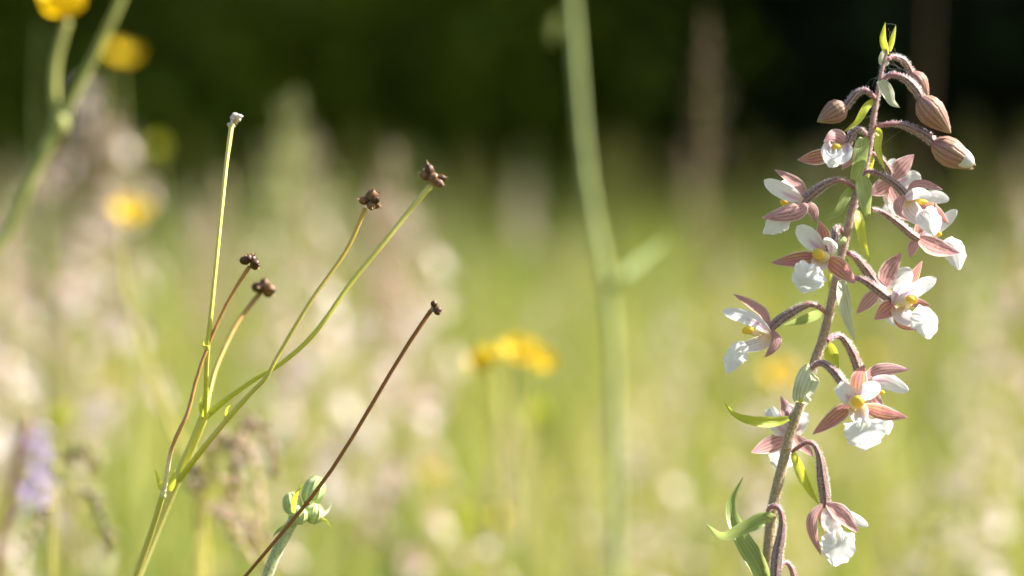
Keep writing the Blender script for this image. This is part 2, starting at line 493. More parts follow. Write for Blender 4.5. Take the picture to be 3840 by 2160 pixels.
for row, (y0, xs) in enumerate(((12.5, np.arange(-7, 19, 3.2)), (16, np.arange(-9, 22, 3.5)), (20, np.arange(-11, 24, 4)))):
    for x in xs:
        o = trees[k] if k < 3 else copy_tree(trees[k % 3])
        o.location = (x + rng.normal() * .5, y0 + rng.normal() * .6, 0)
        o.rotation_euler = (0, 0, rng.random() * 6.28); s = .9 + .25 * rng.random(); o.scale = (s, s, s)
        tag(o, 'dark leafy tree standing in the shaded wood behind the meadow', 'tree', 'trees of the dark wood'); k += 1
shA = make_shrub(11, 3200, M['leafdark']); shB = make_shrub(12, 3200, M['leaflit'])
k = 0
for x, y, kind, s in [(-4.1, 12.6, 0, 1.1), (-3, 13.6, 0, 1.2), (-1.9, 12.9, 0, 1.1), (-.95, 11.7, 1, 1.0), (-.25, 12.1, 1, .9), (.5, 13.4, 0, 1.2), (1.5, 12.8, 0, 1.2), (2.6, 13.5, 0, 1.2), (3.8, 12.9, 0, 1.1), (5.2, 13.4, 0, 1.2), (-5.3, 13.3, 0, 1.2)]:
    src = (shA, shB)[kind]
    o = src if not src.get('label') else copy_tree(src)
    o.location = (x, y, 0); o.rotation_euler = (0, 0, rng.random() * 6); o.scale = (s, s, s)
    tag(o, ('dark evergreen shrub at the edge of the wood', 'shrub at the edge of the wood with leaves coloured brighter as if lit')[kind], 'shrub', 'shrubs along the wood edge')
mb = MB()
cx = np.stack([rng.uniform(-22, 22, 260), rng.uniform(22, 27, 260), 9 * rng.random(260) ** 1.7], 1)
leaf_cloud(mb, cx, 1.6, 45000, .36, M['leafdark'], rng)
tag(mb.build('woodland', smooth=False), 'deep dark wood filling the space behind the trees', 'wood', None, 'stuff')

# ------------------------------------------------------------------ meadow grass (uncountable)
M['grass'] = mat_grass('grass_blade')
def grass_field(name, label, N, yfun, hmean, hsd, hmax, wid, tint, seed, xspread=.45, x0=.4):
    r = np.random.default_rng(seed)
    y = yfun(r, N); x = r.uniform(-1, 1, N) * (x0 + y * xspread)
    h = np.clip(r.normal(hmean, hsd, N), .06, hmax)
    a = r.random(N) * 6.283; lean = (.08 + .35 * r.random(N) ** 1.5) * h
    w = wid * (.5 + r.random(N)) * (1 + .12 * y)
    seg = 4
    t = np.linspace(0, 1, seg + 1)
    dx = np.cos(a) * lean; dy = np.sin(a) * lean
    cx = x[:, None] + dx[:, None] * t ** 2; cy = y[:, None] + dy[:, None] * t ** 2
    cz = h[:, None] * (t - .12 * t ** 3)[None] - .02
    b = a + 1.57 + r.normal(0, .8, N)
    ww = w[:, None] * np.array([.7, 1, .9, .6, .05])[None] * .5
    L = np.stack([cx + np.cos(b)[:, None] * ww, cy + np.sin(b)[:, None] * ww, cz], 2)
    Rr = np.stack([cx - np.cos(b)[:, None] * ww, cy - np.sin(b)[:, None] * ww, cz], 2)
    V = np.stack([L, Rr], 2).reshape(-1, 3)
    base = np.arange(N)[:, None] * (2 * (seg + 1))
    F = np.concatenate([base + [2 * i, 2 * i + 1, 2 * i + 3, 2 * i + 2] for i in range(seg)])
    mb = MB(); mb.raw(V, F, M['grass'])
    o = mb.build(name)
    at = o.data.attributes.new('tint', 'FLOAT', 'POINT')
    tv = np.clip(r.normal(tint[0], tint[1], N), 0, 1)
    at.data.foreach_set('value', np.repeat(tv, 2 * (seg + 1)).astype(np.float32))
    tag(o, label, 'grass', None, 'stuff')
    return o
grass_field('meadow_grass', 'tall green and straw grass filling the sunlit meadow', 40000, lambda r, n: 1.3 + 3.6 * r.random(n) ** .8, .26, .06, .38, .0026, (.41, .26), 21)
grass_field('far_meadow_grass', 'distant meadow grass running up to the wood, tinted darker for its shade', 75000, lambda r, n: 4.5 + 9.5 * r.random(n) ** .8, .25, .085, .50, .0026, (.25, .2), 22)  # lower tint paints in shade from the wood
grass_field('low_grass', 'short grass around the foot of the orchid', 9000, lambda r, n: .25 + 1.2 * r.random(n), .16, .05, .24, .0026, (.35, .2), 23)

# ------------------------------------------------------------------ the orchid in focus
orchid = empty('orchid')
tag(orchid, 'tall marsh orchid spike in sharp focus with white lips, pink-brown sepals and arching stalks', 'orchid')
stem_pts = [(3331, 176), (3311, 246), (3299, 308), (3284, 391), (3271, 474), (3262, 540), (3244, 625), (3216, 715), (3192, 805), (3172, 890), (3152, 967), (3129, 1083), (3090, 1255), (3054, 1358), (3002, 1513), (2961, 1634), (2950, 1677), (2913, 1832), (2896, 1919), (2884, 2040), (2874, 2160)]
stem_w = [11, 15, 19, 22, 24, 25, 27, 29, 32, 33, 34, 35, 38, 38, 38, 39, 40, 43, 45, 47, 49]
SP = [P(u, v, D) for u, v in stem_pts]
low = SP[-1]
for i, z in enumerate((.30, .22, .14, .06, -.03)):
    SP.append(np.array([low[0] - .004 * (i + 1) ** .8, low[1] + .004 * (i + 1), z]))
    stem_w.append(50 + i)
SP = SP[::-1]; stem_w = stem_w[::-1]
mb = MB()
Cst = spline(SP, 200)
seglen = np.concatenate([[0], np.cumsum(np.linalg.norm(np.diff(np.array(SP), axis=0), axis=1))])
rst = np.interp(np.linspace(0, seglen[-1], 200), seglen, np.array(stem_w) * .5 * S * .88)
mb.grid(tube_grid(Cst, rst, 16, .03, 5), M['stem'])
stem_o = mb.build('stem', orchid)
mb = MB(); sel = Cst[:, 2] > .33
hairs(mb, Cst[sel], rst[sel], M['hair'], 9)
mb.build('stem_hairs', stem_o, kind='stuff')

SIDE = {}
def add_sheet(name, parent, pts, wpx, pf, mat, n, roll=0, cup=0.0, keel=0, nu=11, nv=22, flip=False, solid=0, **kw):
    C = spline(pts, nv); W = prof(pf, nv) * wpx * PX(n) * .5
    A = sheet_grid(C, W, roll, cup, keel, nu, **kw)
    if flip: A = A[:, ::-1]
    mb = MB(); mb.grid(A, mat)
    return mb.build(name, parent)
def blob_grid(c, ax, nu=16, nv=12, lump=0.06, seed=0):
    """ax: three axis vectors (half lengths)"""
    r = np.random.default_rng(seed); ph = r.random(4) * 6
    a = np.linspace(0, 2 * math.pi, nu + 1); b = np.linspace(-math.pi / 2, math.pi / 2, nv)
    A, B = np.meshgrid(a, b)
    k = 1 + lump * np.sin(2 * A + ph[0]) * np.cos(B) + lump * np.sin(3 * A + 2 * B + ph[1]) * np.cos(B) * .7
    x = np.cos(B) * np.cos(A) * k; y = np.cos(B) * np.sin(A) * k; z = np.sin(B)
    return np.asarray(c) + x[..., None] * ax[0] + y[..., None] * ax[1] + z[..., None] * ax[2]
def add_blob(name, parent, n, x, y, dz, rx, ry, ang, mat, rz=None, seed=0, lump=.06):
    c = K(n, x, y, dz); p = PX(n); ca, sa = math.cos(R(ang)), math.sin(R(ang))
    a0 = (RGT * ca - UPV * sa) * rx * p; a1 = (-RGT * sa - UPV * ca) * ry * p; a2 = FWD * (rz or (rx + ry) / 2) * p
    mb = MB(); mb.grid(blob_grid(c, (a1, a2, a0), lump=lump, seed=seed), mat)
    return mb.build(name, parent)

cnt = [100]
def flower(n, fz, ped, pr, parts, off=(0, 0), ped_off=True, dens=9, label=None):
    f = empty('flower', orchid)
    if label: f['label'] = label
    o2 = off if ped_off else (0, 0)
    m = MB()
    q = [(p[0], p[1], p[2] if len(p) > 2 else 0) for p in ped]
    C, r = tube(m, KP(n, q, fz, o2), [x * PX(n) for x in pr], M['ped'], 34, 14, .06, 6)
    m.build('flower_stalk', f)
    m = MB(); hairs(m, C[1:-2], r[1:-2], M['hair'], dens); m.build('stalk_hairs', f, kind='stuff')
    for e in parts:
        kind = e[0]; cnt[0] += 1
        if kind in ('anther', 'column', 'spot'):
            _, x, y, dz, rx, ry, ang = e[:7]
            add_blob({'anther': 'anther_cap', 'column': 'column', 'spot': 'pollen_spot'}[kind], f, n, x + off[0], y + off[1], dz + fz, rx, ry, ang, M['anther' if kind == 'anther' else 'column'], seed=cnt[0])
            continue
        pts, wd = e[1], e[2]; kw = dict(e[3]) if len(e) > 3 else {}
        side = kw.pop('side', 'in')
        base = dict(n=n, seed=cnt[0])
        if kind == 'sepal': d = dict(pf='sepal', mat=M['sepal'], cup=.45, wave=.04, bump=.02, nu=13)
        elif kind == 'petal': d = dict(pf='petal', mat=M['petal'], cup=.35, wave=.06, bump=.03, nu=13)
        elif kind == 'lip': d = dict(pf='lip', mat=M['lip'], cup=.55, wave=.05, waven=2, frill=.05, bump=.016, nu=25, nv=44)
        elif kind == 'lip_cup': d = dict(pf='hypo', mat=M['hypo'], cup=1.2, nu=15)
        d.update(base); d.update(kw)
        if side == 'out':
            d['flip'] = True; d['cup'] = -d['cup']
        add_sheet({'lip': 'lip', 'lip_cup': 'lip_cup', 'sepal': 'sepal', 'petal': 'petal'}[kind], f, KP(n, pts, fz, off), wd, **d)
        if kind == 'lip':                                    # pale raised callus where the lip joins the cup
            C2 = spline(KP(n, pts, fz, off), 20); T = tangents(C2)
            look = unit(CAM - C2); N0 = unit(look - np.sum(look * T, 1)[:, None] * T); S0 = np.cross(T, N0)
            m = MB()
            for sgn in (-1, 1):
                w = wd * PX(n)
                pp = [C2[j] + S0[j] * sgn * w * q0 + N0[j] * w * hgt for j, q0, hgt in ((0, .05, .03), (2, .10, .10), (5, .12, .09), (7, .10, .01))]
                tube(m, pp, [w * .03, w * .055, w * .05, w * .02], M['lip'], 12, 8)
            m.build('lip_callus', f)
    return f
O = dict(side='out')
def o_(**k): k['side'] = 'out'; return k

# buds
def bud(n, fz, ped, pr, b, t, wd, openk=0.0, label=None, rot=0):
    f = empty('flower_bud', orchid)
    if label: f['label'] = label
    m = MB(); C, r = tube(m, KP(n, ped, fz), [x * PX(n) for x in pr], M['ped'], 30, 14, .06, 6)
    m.build('flower_stalk', f)
    m = MB(); hairs(m, C[1:-2], r[1:-2], M['hair'], 9); m.build('stalk_hairs', f, kind='stuff')
    B0 = K(n, *b, fz + (ped[-1][2] if len(ped[-1]) > 2 else 0)); B1 = K(n, *t, fz - 1.0)
    ax = unit(B1 - B0); L = np.linalg.norm(B1 - B0)
    N = unit(FWD - ax * (FWD @ ax)); Bn = np.cross(ax, N)
    tt = np.linspace(0, 1, 22)
    pr_ = np.interp(tt, [0, .06, .2, .4, .6, .8, .93, 1], [.36, .60, .92, 1.0, .80, .46, .2, .03])
    for k in range(3):
        a0 = R(rot) + k * 2.094; half = R(78)
        aa = np.linspace(-half, half, 15)
        rr = pr_[:, None] * wd * PX(n) * .46 * (1 + .05 * (k - 1) + .10 * np.cos(aa)[None] - .10 * (np.abs(aa) / half)[None] ** 3)
        spread = 1 + openk * (k == 0) * tt[:, None] * 1.2
        an = a0 + aa
        cc = B0 + ax * (tt[:, None] * L) [..., None].reshape(-1, 1) if False else B0 + ax[None] * (tt * L)[:, None]
        A = cc[:, None] + (rr * spread)[..., None] * (np.cos(an)[None, :, None] * N + np.sin(an)[None, :, None] * Bn)
        if openk and k == 0:
            A = A + (tt ** 2)[:, None, None] * (np.cos(a0) * N + np.sin(a0) * Bn) * wd * PX(n) * openk
        if k: A = A
        m = MB(); m.grid(A[:, ::-1], M['budsepal'])
        m.build('sepal', f)
    m = MB(); hairs(m, B0 + ax[None] * (tt * L)[:, None], pr_ * wd * PX(n) * .47, M['hair'], 2.5, .35e-3, .055e-3); m.build('bud_hairs', f, kind='stuff')
    if openk:
        m = MB(); A = B0 + ax * L * .5; q = wd * PX(n) * .36
        m.grid(blob_grid(B0 + ax * L * .56, (N * q, Bn * q, ax * L * .40), lump=.03), M['petal']); m.build('petal', f)
    return f
bud(1, 7, [(845, 388, -7), (895, 366, -5), (980, 400, -2), (1035, 470), (1060, 530)], [13, 20, 28, 32, 34], (1055, 515), (1212, 755), 205, label='topmost closed bud, half hidden behind the next one', rot=30)
bud(1, -2, [(792, 582, 2), (860, 537), (950, 542), (1050, 605), (1115, 685), (1145, 750)], [15, 22, 28, 38, 40, 38], (1140, 745), (1415, 1062), 262, rot=55)
bud(1, -2, [(728, 755, 2), (690, 705), (630, 672), (560, 700), (505, 765), (455, 832)], [14, 20, 26, 34, 36, 34], (462, 815), (203, 958), 225, rot=100)
bud(1, -1, [(735, 1005, 1), (830, 982), (950, 982), (1080, 1025), (1195, 1090), (1270, 1152)], [16, 22, 28, 40, 46, 42], (1255, 1150), (1640, 1355), 265, openk=.13, label='opening bud with a white gap between its sepals', rot=-60)

# half-open flower below the left bud
flower(1, -4, [(660, 1095, 4), (625, 1052, 2), (575, 1030), (515, 1075), (480, 1150)], [16, 20, 26, 36, 38], [
    ('sepal', [(495, 1165, 0), (400, 1085, -2), (330, 1090, -4), (262, 1140, -5)], 150, o_(cup=.9, roll=-15)),
    ('sepal', [(335, 1250, 1), (180, 1285, 0), (25, 1303, -1)], 150, dict(cup=.5)),
    ('sepal', [(495, 1170, -1), (500, 1280, -3), (425, 1392, -4)], 130, o_(roll=20)),
    ('petal', [(345, 1130, 0), (285, 1220, -3), (300, 1320, -4)], 120, dict(roll=30)),
    ('petal', [(470, 1150, -1), (465, 1250, -4), (405, 1345, -5)], 130, dict(roll=-25)),
    ('lip', [(350, 1200, -2), (345, 1290, -5), (365, 1375, -4)], 200, dict(cup=.8)),
    ('lip_cup', [(400, 1160, 1), (370, 1220, 0)], 190, {}),
    ('anther', 378, 1187, -2.5, 48, 34, 0)])
# flower turned to the left, seen from its side, pale lip below
flower(2, -2, [(1030, 348, 3), (960, 285, 1), (880, 252), (790, 278), (690, 328), (600, 395), (520, 468)], [17, 22, 27, 34, 42, 48, 44], [
    ('sepal', [(535, 455, 0), (490, 330, 0), (380, 240, -2), (228, 150, -4)], 125, o_(roll=15, cup=.7)),
    ('petal', [(510, 462, -2), (330, 375, -4), (122, 255, -6)], 165, dict(roll=10)),
    ('petal', [(510, 440, 4), (400, 330, 6), (290, 280, 8)], 120, {}),
    ('sepal', [(548, 488, -3), (490, 555, -5), (320, 600, -6), (100, 636, -7)], 205, o_(cup=.8)),
    ('sepal', [(550, 490, 3), (620, 570, 4), (645, 690, 4)], 130, o_(roll=20)),
    ('lip_cup', [(500, 500, 0), (420, 560, 0), (330, 640, 0)], 150, {}),
    ('lip', [(390, 640, -1), (250, 690, -2), (110, 790, -3)], 215, dict(cup=.5, roll=12)),
    ('anther', 325, 482, -1, 46, 36, 20), ('column', 385, 500, 0, 55, 35, 10)])
# open flower facing the lens in front of the stem
flower(2, -8, [(915, 800, 8), (885, 742, 6), (840, 755, 4), (825, 880, 2), (760, 990, 1)], [16, 24, 34, 38, 34], [
    ('sepal', [(735, 950, 0), (712, 800, -1), (675, 665, -3)], 165, dict(cup=.5)),
    ('petal', [(725, 975, -.5), (590, 850, -2), (452, 720, -3)], 200, dict(cup=.3)),
    ('petal', [(795, 1010, -.5), (805, 920, -2), (757, 832, -5)], 150, dict(roll=40)),
    ('sepal', [(680, 1030, .5), (430, 1060, -2), (188, 1090, -3)], 172, dict(cup=.45)),
    ('sepal', [(755, 1045, 0), (890, 1150, -3), (1045, 1302, -5)], 205, dict(cup=.35)),
    ('lip_cup', [(705, 1040, 0), (670, 1110, -2), (640, 1175, -4)], 215, dict(cup=1.1)),
    ('lip', [(640, 1130, -4), (565, 1240, -6), (505, 1390, -5)], 345, dict(cup=.45)),
    ('column', 722, 1025, -1.5, 62, 62, 30), ('anther', 672, 1003, -3.2, 70, 55, 20)])
# flower behind, seen from its back
flower(3, 9, [(392, 98, -8), (470, 150, -4), (545, 235, -1), (600, 335), (590, 440)], [16, 24, 34, 38, 34], [
    ('sepal', [(620, 410), (720, 270), (868, 116, 2)], 225, o_()),
    ('petal', [(660, 460, 1), (800, 410, 2), (945, 365, 3)], 215, dict(roll=-10)),
    ('petal', [(610, 400, 3), (605, 280, 4), (650, 165, 5)], 130, {}),
    ('sepal', [(600, 440), (490, 500), (360, 570)], 205, o_()),
    ('sepal', [(590, 470), (650, 600), (730, 745)], 180, o_()),
    ('lip_cup', [(580, 480, 2), (565, 580, 3), (590, 680, 3)], 140, {}),
    ('lip', [(570, 640, 3), (605, 720, 4), (670, 815, 4)], 200, {})])
# flower facing right, overlapping it
flower(3, -3, [(262, 352, 4), (350, 312, 2), (450, 332), (560, 392), (680, 478), (770, 575)], [18, 24, 30, 40, 48, 46], [
    ('sepal', [(780, 570), (870, 455, -1), (1020, 452, -2), (1195, 518, -3)], 135, o_(roll=25, cup=.9)),
    ('petal', [(755, 620, -2), (900, 560, -5), (1065, 590, -7)], 135, dict(roll=15)),
    ('petal', [(860, 590, 2), (1080, 590, 2), (1266, 630, 3)], 150, {}),
    ('sepal', [(770, 585, -2), (690, 690, -5), (715, 800, -6), (805, 868, -6)], 135, o_(cup=.8)),
    ('sepal', [(930, 640, 3), (1120, 770, 2), (1275, 912, 2)], 140, dict(cup=.4)),
    ('sepal', [(990, 640, 6), (1080, 690, 6), (1130, 760, 6)], 110, {}),
    ('lip_cup', [(780, 640, 0), (830, 750, -3), (950, 860, -4)], 270, dict(cup=1.1)),
    ('lip', [(960, 770, -4), (1050, 880, -6), (1100, 1035, -6)], 310, dict(cup=.9)),
    ('column', 880, 655, -1, 90, 35, 10), ('anther', 950, 655, -3, 72, 34, 0)])
# nodding flower with a broad orange-brown sepal
flower(3, 3, [(385, 735, -3), (480, 758), (600, 832), (730, 932), (830, 1018), (910, 1070)], [17, 22, 32, 42, 46, 42], [
    ('sepal', [(900, 1055), (1080, 1150, -2), (1240, 1205, -3), (1390, 1234, -3)], 225, o_(cup=.6)),
    ('sepal', [(905, 1070), (850, 1175, -1), (828, 1295, -2)], 135, o_()),
    ('sepal', [(915, 1060, 1), (925, 960, 2), (945, 860, 4)], 120, {}),
    ('petal', [(920, 1050, 1), (1020, 1010, 2), (1120, 940, 4)], 130, {}),
    ('petal', [(1000, 1050, 3), (1190, 900, 4), (1350, 745, 5)], 150, {}),
    ('lip_cup', [(960, 1070, 3), (1080, 1120, 3), (1200, 1160, 3)], 140, {}),
    ('anther', 1155, 1022, 2, 30, 28, 0), ('column', 1095, 1050, 2.5, 55, 32, -20),
    ('lip', [(1180, 1120, 2), (1320, 1210, 1), (1385, 1425, 0)], 265, dict(cup=.4))])
# flower seen from behind
flower(4, 9, [(145, 180, -8), (230, 218, -5), (330, 332, -2), (440, 472), (560, 622), (635, 690)], [26, 36, 52, 66, 68, 60], [
    ('sepal', [(625, 640), (700, 420), (873, 168, 1)], 270, o_()),
    ('petal', [(640, 650, 1), (820, 520, 2), (1010, 395, 3)], 215, {}),
    ('sepal', [(575, 670), (420, 830, -1), (258, 1003, -2)], 210, o_()),
    ('sepal', [(900, 800, 3), (1120, 860, 3), (1270, 890, 3)], 140, {}),
    ('sepal', [(650, 650, 2), (720, 780, 3), (800, 900, 3)], 140, {}),
    ('lip_cup', [(620, 700, 2), (620, 830, 3), (680, 960, 3)], 160, {}),
    ('lip', [(680, 940, 3), (770, 1060, 3), (850, 1180, 3)], 220, {})])
# bright flower facing the light
flower(4, -4, [(232, 517, 5), (330, 537, 2), (460, 612), (600, 718), (740, 830)], [28, 38, 54, 64, 60], [
    ('sepal', [(910, 720, 1), (1030, 530, 0), (1155, 282, -1)], 165, dict(roll=20)),
    ('petal', [(760, 880, -1), (860, 660, -3), (1005, 420, -4)], 200, dict(roll=-12)),
    ('petal', [(850, 830, 0), (1090, 665, -2), (1345, 518, -3)], 215, dict(roll=10)),
    ('sepal', [(770, 870, 0), (640, 970, -3), (500, 1085, -5)], 260, dict(cup=.35)),
    ('sepal', [(780, 960, 2), (880, 1130, 1), (1120, 1215, 1)], 170, {}),
    ('sepal', [(930, 850, 3), (1100, 860, 3), (1268, 890, 4)], 140, {}),
    ('lip_cup', [(830, 900, 0), (880, 1020, -3), (1050, 1100, -4)], 300, dict(cup=1.25)),
    ('lip', [(1010, 1030, -4), (1190, 1110, -7), (1245, 1345, -6)], 370, dict(cup=.6)),
    ('column', 930, 850, -1.5, 95, 78, 10), ('anther', 1008, 808, -3.4, 84, 60, 20)])
# flower turned left in profile
flower(5, -4, [(1675, 460, 4), (1580, 372, 1), (1450, 325), (1300, 372), (1130, 468), (980, 565), (845, 690)], [26, 34, 42, 56, 70, 74, 66], [
    ('sepal', [(830, 720), (730, 470, -1), (520, 310, -2), (275, 170, -4)], 185, o_(roll=25, cup=.7)),
    ('petal', [(840, 760, -2), (620, 590, -4), (340, 490, -5), (110, 435, -6)], 225, dict(roll=-20)),
    ('petal', [(800, 700, 3), (500, 500, 4), (180, 435, 5)], 170, {}),
    ('lip_cup', [(840, 780, 0), (720, 910, -2), (450, 990, -3)], 290, dict(cup=1.25, roll=-10)),
    ('lip', [(490, 950, -3), (300, 1110, -5), (185, 1370, -5)], 345, dict(cup=.5, roll=15)),
    ('sepal', [(865, 715, -1), (925, 860, -3), (870, 1000, -4), (750, 1130, -4)], 200, o_(cup=.8)),
    ('sepal', [(850, 760, 3), (700, 880, 4), (400, 940, 5)], 150, {}),
    ('column', 630, 735, -1.5, 120, 66, -15), ('anther', 500, 712, -2.6, 92, 66, -25)])
# big open flower in front, facing the lens
flower(7, -9, [(285, 500, 8), (340, 432, 5), (430, 414, 3), (520, 482, 2), (600, 572, 1), (720, 740, 1)], [20, 28, 36, 46, 54, 50], [
    ('sepal', [(795, 770, 0), (820, 580, -1), (874, 424, -3)], 205, dict(cup=.4)),
    ('petal', [(770, 815, -.5), (680, 740, -2), (580, 650, -2)], 205, dict(cup=.35, pf='cup')),
    ('petal', [(790, 790, -.5), (910, 715, -2), (1050, 652, -3)], 195, dict(cup=.35)),
    ('sepal', [(735, 850, .5), (530, 1015, -2), (308, 1186, -3)], 190, {}),
    ('sepal', [(850, 880, .5), (1090, 955, -2), (1346, 1002, -3)], 178, {}),
    ('lip_cup', [(800, 880, 0), (820, 970, -2), (845, 1055, -4)], 265, dict(cup=1.05)),
    ('lip', [(860, 1030, -4), (870, 1160, -6), (872, 1355, -5)], 440, dict(cup=.45)),
    ('column', 770, 840, -1.5, 78, 72, 0), ('anther', 803, 828, -3.4, 72, 66, 0)])
# flower behind it turned right
flower(7, 5, [(470, 170, -5), (540, 122, -2), (620, 122), (690, 202), (760, 332), (805, 460), (870, 590)], [22, 28, 34, 44, 52, 54, 48], [
    ('sepal', [(870, 610), (990, 505, -1), (1170, 475), (1370, 482, 2)], 165, o_(cup=.6)),
    ('petal', [(880, 630, -1), (1100, 615, -2), (1355, 712, -2)], 170, dict(roll=10)),
    ('petal', [(930, 600, 2), (1100, 570, 3), (1240, 600, 4)], 120, {}),
    ('sepal', [(900, 680, 1), (1010, 810, 1), (1090, 910, 0)], 120, o_()),
    ('lip_cup', [(900, 680, 2), (960, 830, 2), (1050, 980, 2)], 150, {}),
    ('lip', [(1040, 950, 1), (1095, 1070, 0), (1130, 1190, 0)], 200, {}),
    ('anther', 1060, 730, 0, 36, 30, 0), ('column', 1000, 700, 1, 60, 35, 20)])
# flower hidden behind the main stem
flower(6, 9, [(1090, 560, -8), (1105, 478, -5), (1165, 455, -1), (1185, 600), (1160, 800)], [24, 36, 50, 58, 52], [
    ('sepal', [(1150, 780), (1085, 470), (1000, 262, 2)], 235, o_()),
    ('petal', [(1110, 830), (930, 660), (825, 450, 2)], 265, dict(pf='cup')),
    ('petal', [(1200, 830), (1310, 700), (1370, 510, 2)], 190, dict(pf='cup')),
    ('sepal', [(1130, 890), (830, 1000, 0), (552, 1115, 2)], 290, o_()),
    ('sepal', [(1190, 850), (1350, 1010), (1500, 1180, 1)], 205, o_()),
    ('lip_cup', [(1140, 860, 2), (1120, 980, 3), (1080, 1080, 3)], 240, {}),
    ('lip', [(1090, 1040, 2), (1025, 1190, 3), (985, 1380, 4)], 430, dict(cup=.3)),
    ('column', 1150, 850, 1, 60, 60, 0)])
# hanging flower at the bottom
HANG = [
    ('sepal', [(1345, 670, -2), (1245, 820, -4), (1255, 1000, -4), (1337, 1232, -3)], 150, o_(roll=20, cup=.9)),
    ('sepal', [(1395, 660, -2), (1560, 780, -4), (1735, 980, -5)], 205, o_(cup=.7)),
    ('sepal', [(1350, 690, 2), (1335, 820, 2), (1365, 950, 2)], 90, {}),
    ('petal', [(1390, 700, -1), (1430, 830, -2), (1472, 975, -3)], 225, dict(cup=-.4)),
    ('petal', [(1500, 720, 2), (1700, 830, 1), (1842, 908, 0)], 120, {}),
    ('lip_cup', [(1420, 900, 0), (1470, 980, -1), (1490, 1050, -2)], 240, dict(cup=1.0)),
    ('lip', [(1505, 960, -2), (1515, 1130, -4), (1470, 1345, -4)], 395, dict(cup=.5)),
    ('column', 1470, 960, -1, 60, 40, 60)]
flower(8, -2, [(1015, 102, 3), (1100, 38, 1), (1195, -3), (1270, 45), (1320, 185), (1345, 385), (1370, 565), (1375, 680)], [18, 22, 26, 34, 52, 62, 60, 52], HANG, label='hanging flower on the lowest long curved stalk')
flower(8, -9, [(745, 800, 4), (765, 715, 2), (830, 690), (885, 735), (908, 860), (895, 1010), (855, 1210), (835, 1449), (835, 1560)], [18, 24, 28, 34, 46, 58, 62, 60, 52], HANG, off=(-540, 890), ped_off=False)
flower(8, 2, [(890, 1325, -2), (960, 1303), (1010, 1370), (1035, 1460), (1045, 1650), (1050, 1760)], [18, 24, 32, 42, 58, 52], HANG, off=(-325, 1090), ped_off=False)

# bracts (narrow green leaves at each stalk)
def bract(n, pts, wd, mat, pf='bract', **kw):
    cnt[0] += 1
    d = dict(cup=.5, wave=.05, bump=.02, nu=11, nv=26, seed=cnt[0]); d.update(kw)
    return add_sheet('bract', orchid, KP(n, pts), wd, pf, M[mat], n, **d)
bract(1, [(838, 350, 0), (800, 210, -1), (820, 55, -1)], 72, 'bractB')
bract(1, [(860, 320, 2), (885, 210, 2), (918, 82, 2)], 55, 'bractB')
bract(1, [(848, 440, 1), (800, 400, 2), (800, 295, 2)], 90, 'bractC')
bract(1, [(775, 585, -2), (840, 690, -4), (880, 780, -5), (952, 830, -5)], 128, 'bractC', roll=10)
bract(1, [(715, 762, 0), (640, 830, -2), (560, 960, -3), (435, 1055, -4)], 84, 'bractB', roll=25)
bract(1, [(735, 1022, -2), (765, 1060, -3), (750, 1200, -5), (820, 1405, -5)], 80, 'bractB', twist=30)
bract(3, [(300, -70, -4), (275, 60, -7), (250, 230, -8), (190, 408, -6)], 175, 'bractA', roll=-12, pf='cup')
bract(3, [(390, 90, 3), (375, 200, 3), (345, 400, 3)], 90, 'bractB')
bract(3, [(290, 362, -5), (300, 520, -8), (320, 700, -9), (368, 872, -8)], 195, 'bractA', roll=8)
bract(3, [(235, 755, -1), (250, 900, -3), (290, 1120, -4), (368, 1330, -4)], 125, 'bractB', roll=15)
bract(2, [(1000, 345, 0), (930, 440, -2), (860, 570, -3), (695, 668, -4)], 110, 'bractA', roll=20)
bract(2, [(945, 835, -2), (890, 900, -6), (845, 975, -6)], 60, 'bractA')
bract(2, [(955, 1045, 3), (950, 1100, 4), (940, 1160, 4)], 55, 'bractB')
bract(2, [(790, 1180, 4), (785, 1280, 4), (775, 1385, 4)], 50, 'bractB')
bract(4, [(60, 560, -1), (80, 800, -4), (140, 1100, -5), (252, 1388, -5)], 205, 'bractC', roll=12, keel=.3)
bract(4, [(110, 260, 3), (120, 330, 3), (135, 420, 3)], 60, 'bractB')
bract(5, [(1655, 480, 1), (1600, 455, 1), (1330, 560, 3), (1020, 645, 4)], 165, 'bractA', roll=15)
bract(7, [(465, 200, 1), (500, 300, 3), (540, 430, 4), (590, 590, 4)], 180, 'bractB', roll=20)
bract(7, [(320, 520, -3), (270, 560, -6), (215, 700, -7), (180, 840, -5)], 265, 'bractC', pf='cup', cup=.5)
bract(7, [(215, 800, -5), (185, 815, -6), (165, 838, -6)], 60, 'bractB', pf='cup')
bract(6, [(1120, 600, -3), (900, 655, -4), (560, 640, -6), (300, 540, -5), (140, 355, -4)], 185, 'bractB', roll=-10, cup=.7)
bract(8, [(1025, 110, 0), (1085, 250, -1), (1160, 430, -2), (1310, 680, -2)], 125, 'bractB', roll=-15)
bract(8, [(805, 825, -6), (700, 820, -9), (480, 920, -11), (260, 1010, -11), (66, 868, -9)], 195, 'bractA', roll=30, pf='lance', cup=.5)
bract(8, [(745, 1620, 0), (640, 1350, -2), (440, 1000, 0), (345, 680, 3), (480, 376, 5)], 250, 'bractA', roll=-15, pf='lance', cup=.8)
# broad leaves lower on the stem, below the frame
for z, a, L in ((.27, 200, .10), (.20, 20, .12), (.12, 130, .13), (.07, 300, .12)):
    i = int(np.argmin(np.abs(Cst[:, 2] - z))); c = Cst[i]
    dx = np.array([math.cos(R(a)), math.sin(R(a)) * .6, 0])
    C = spline([c, c + dx * L * .4 + [0, 0, L * .35], c + dx * L + [0, 0, L * .2]], 20)
    m = MB(); m.grid(sheet_grid(C, prof('lance', 20) * .012, 0, .5, ref=(0, 0, 1)), M['bractA']); m.build('leaf', orchid)

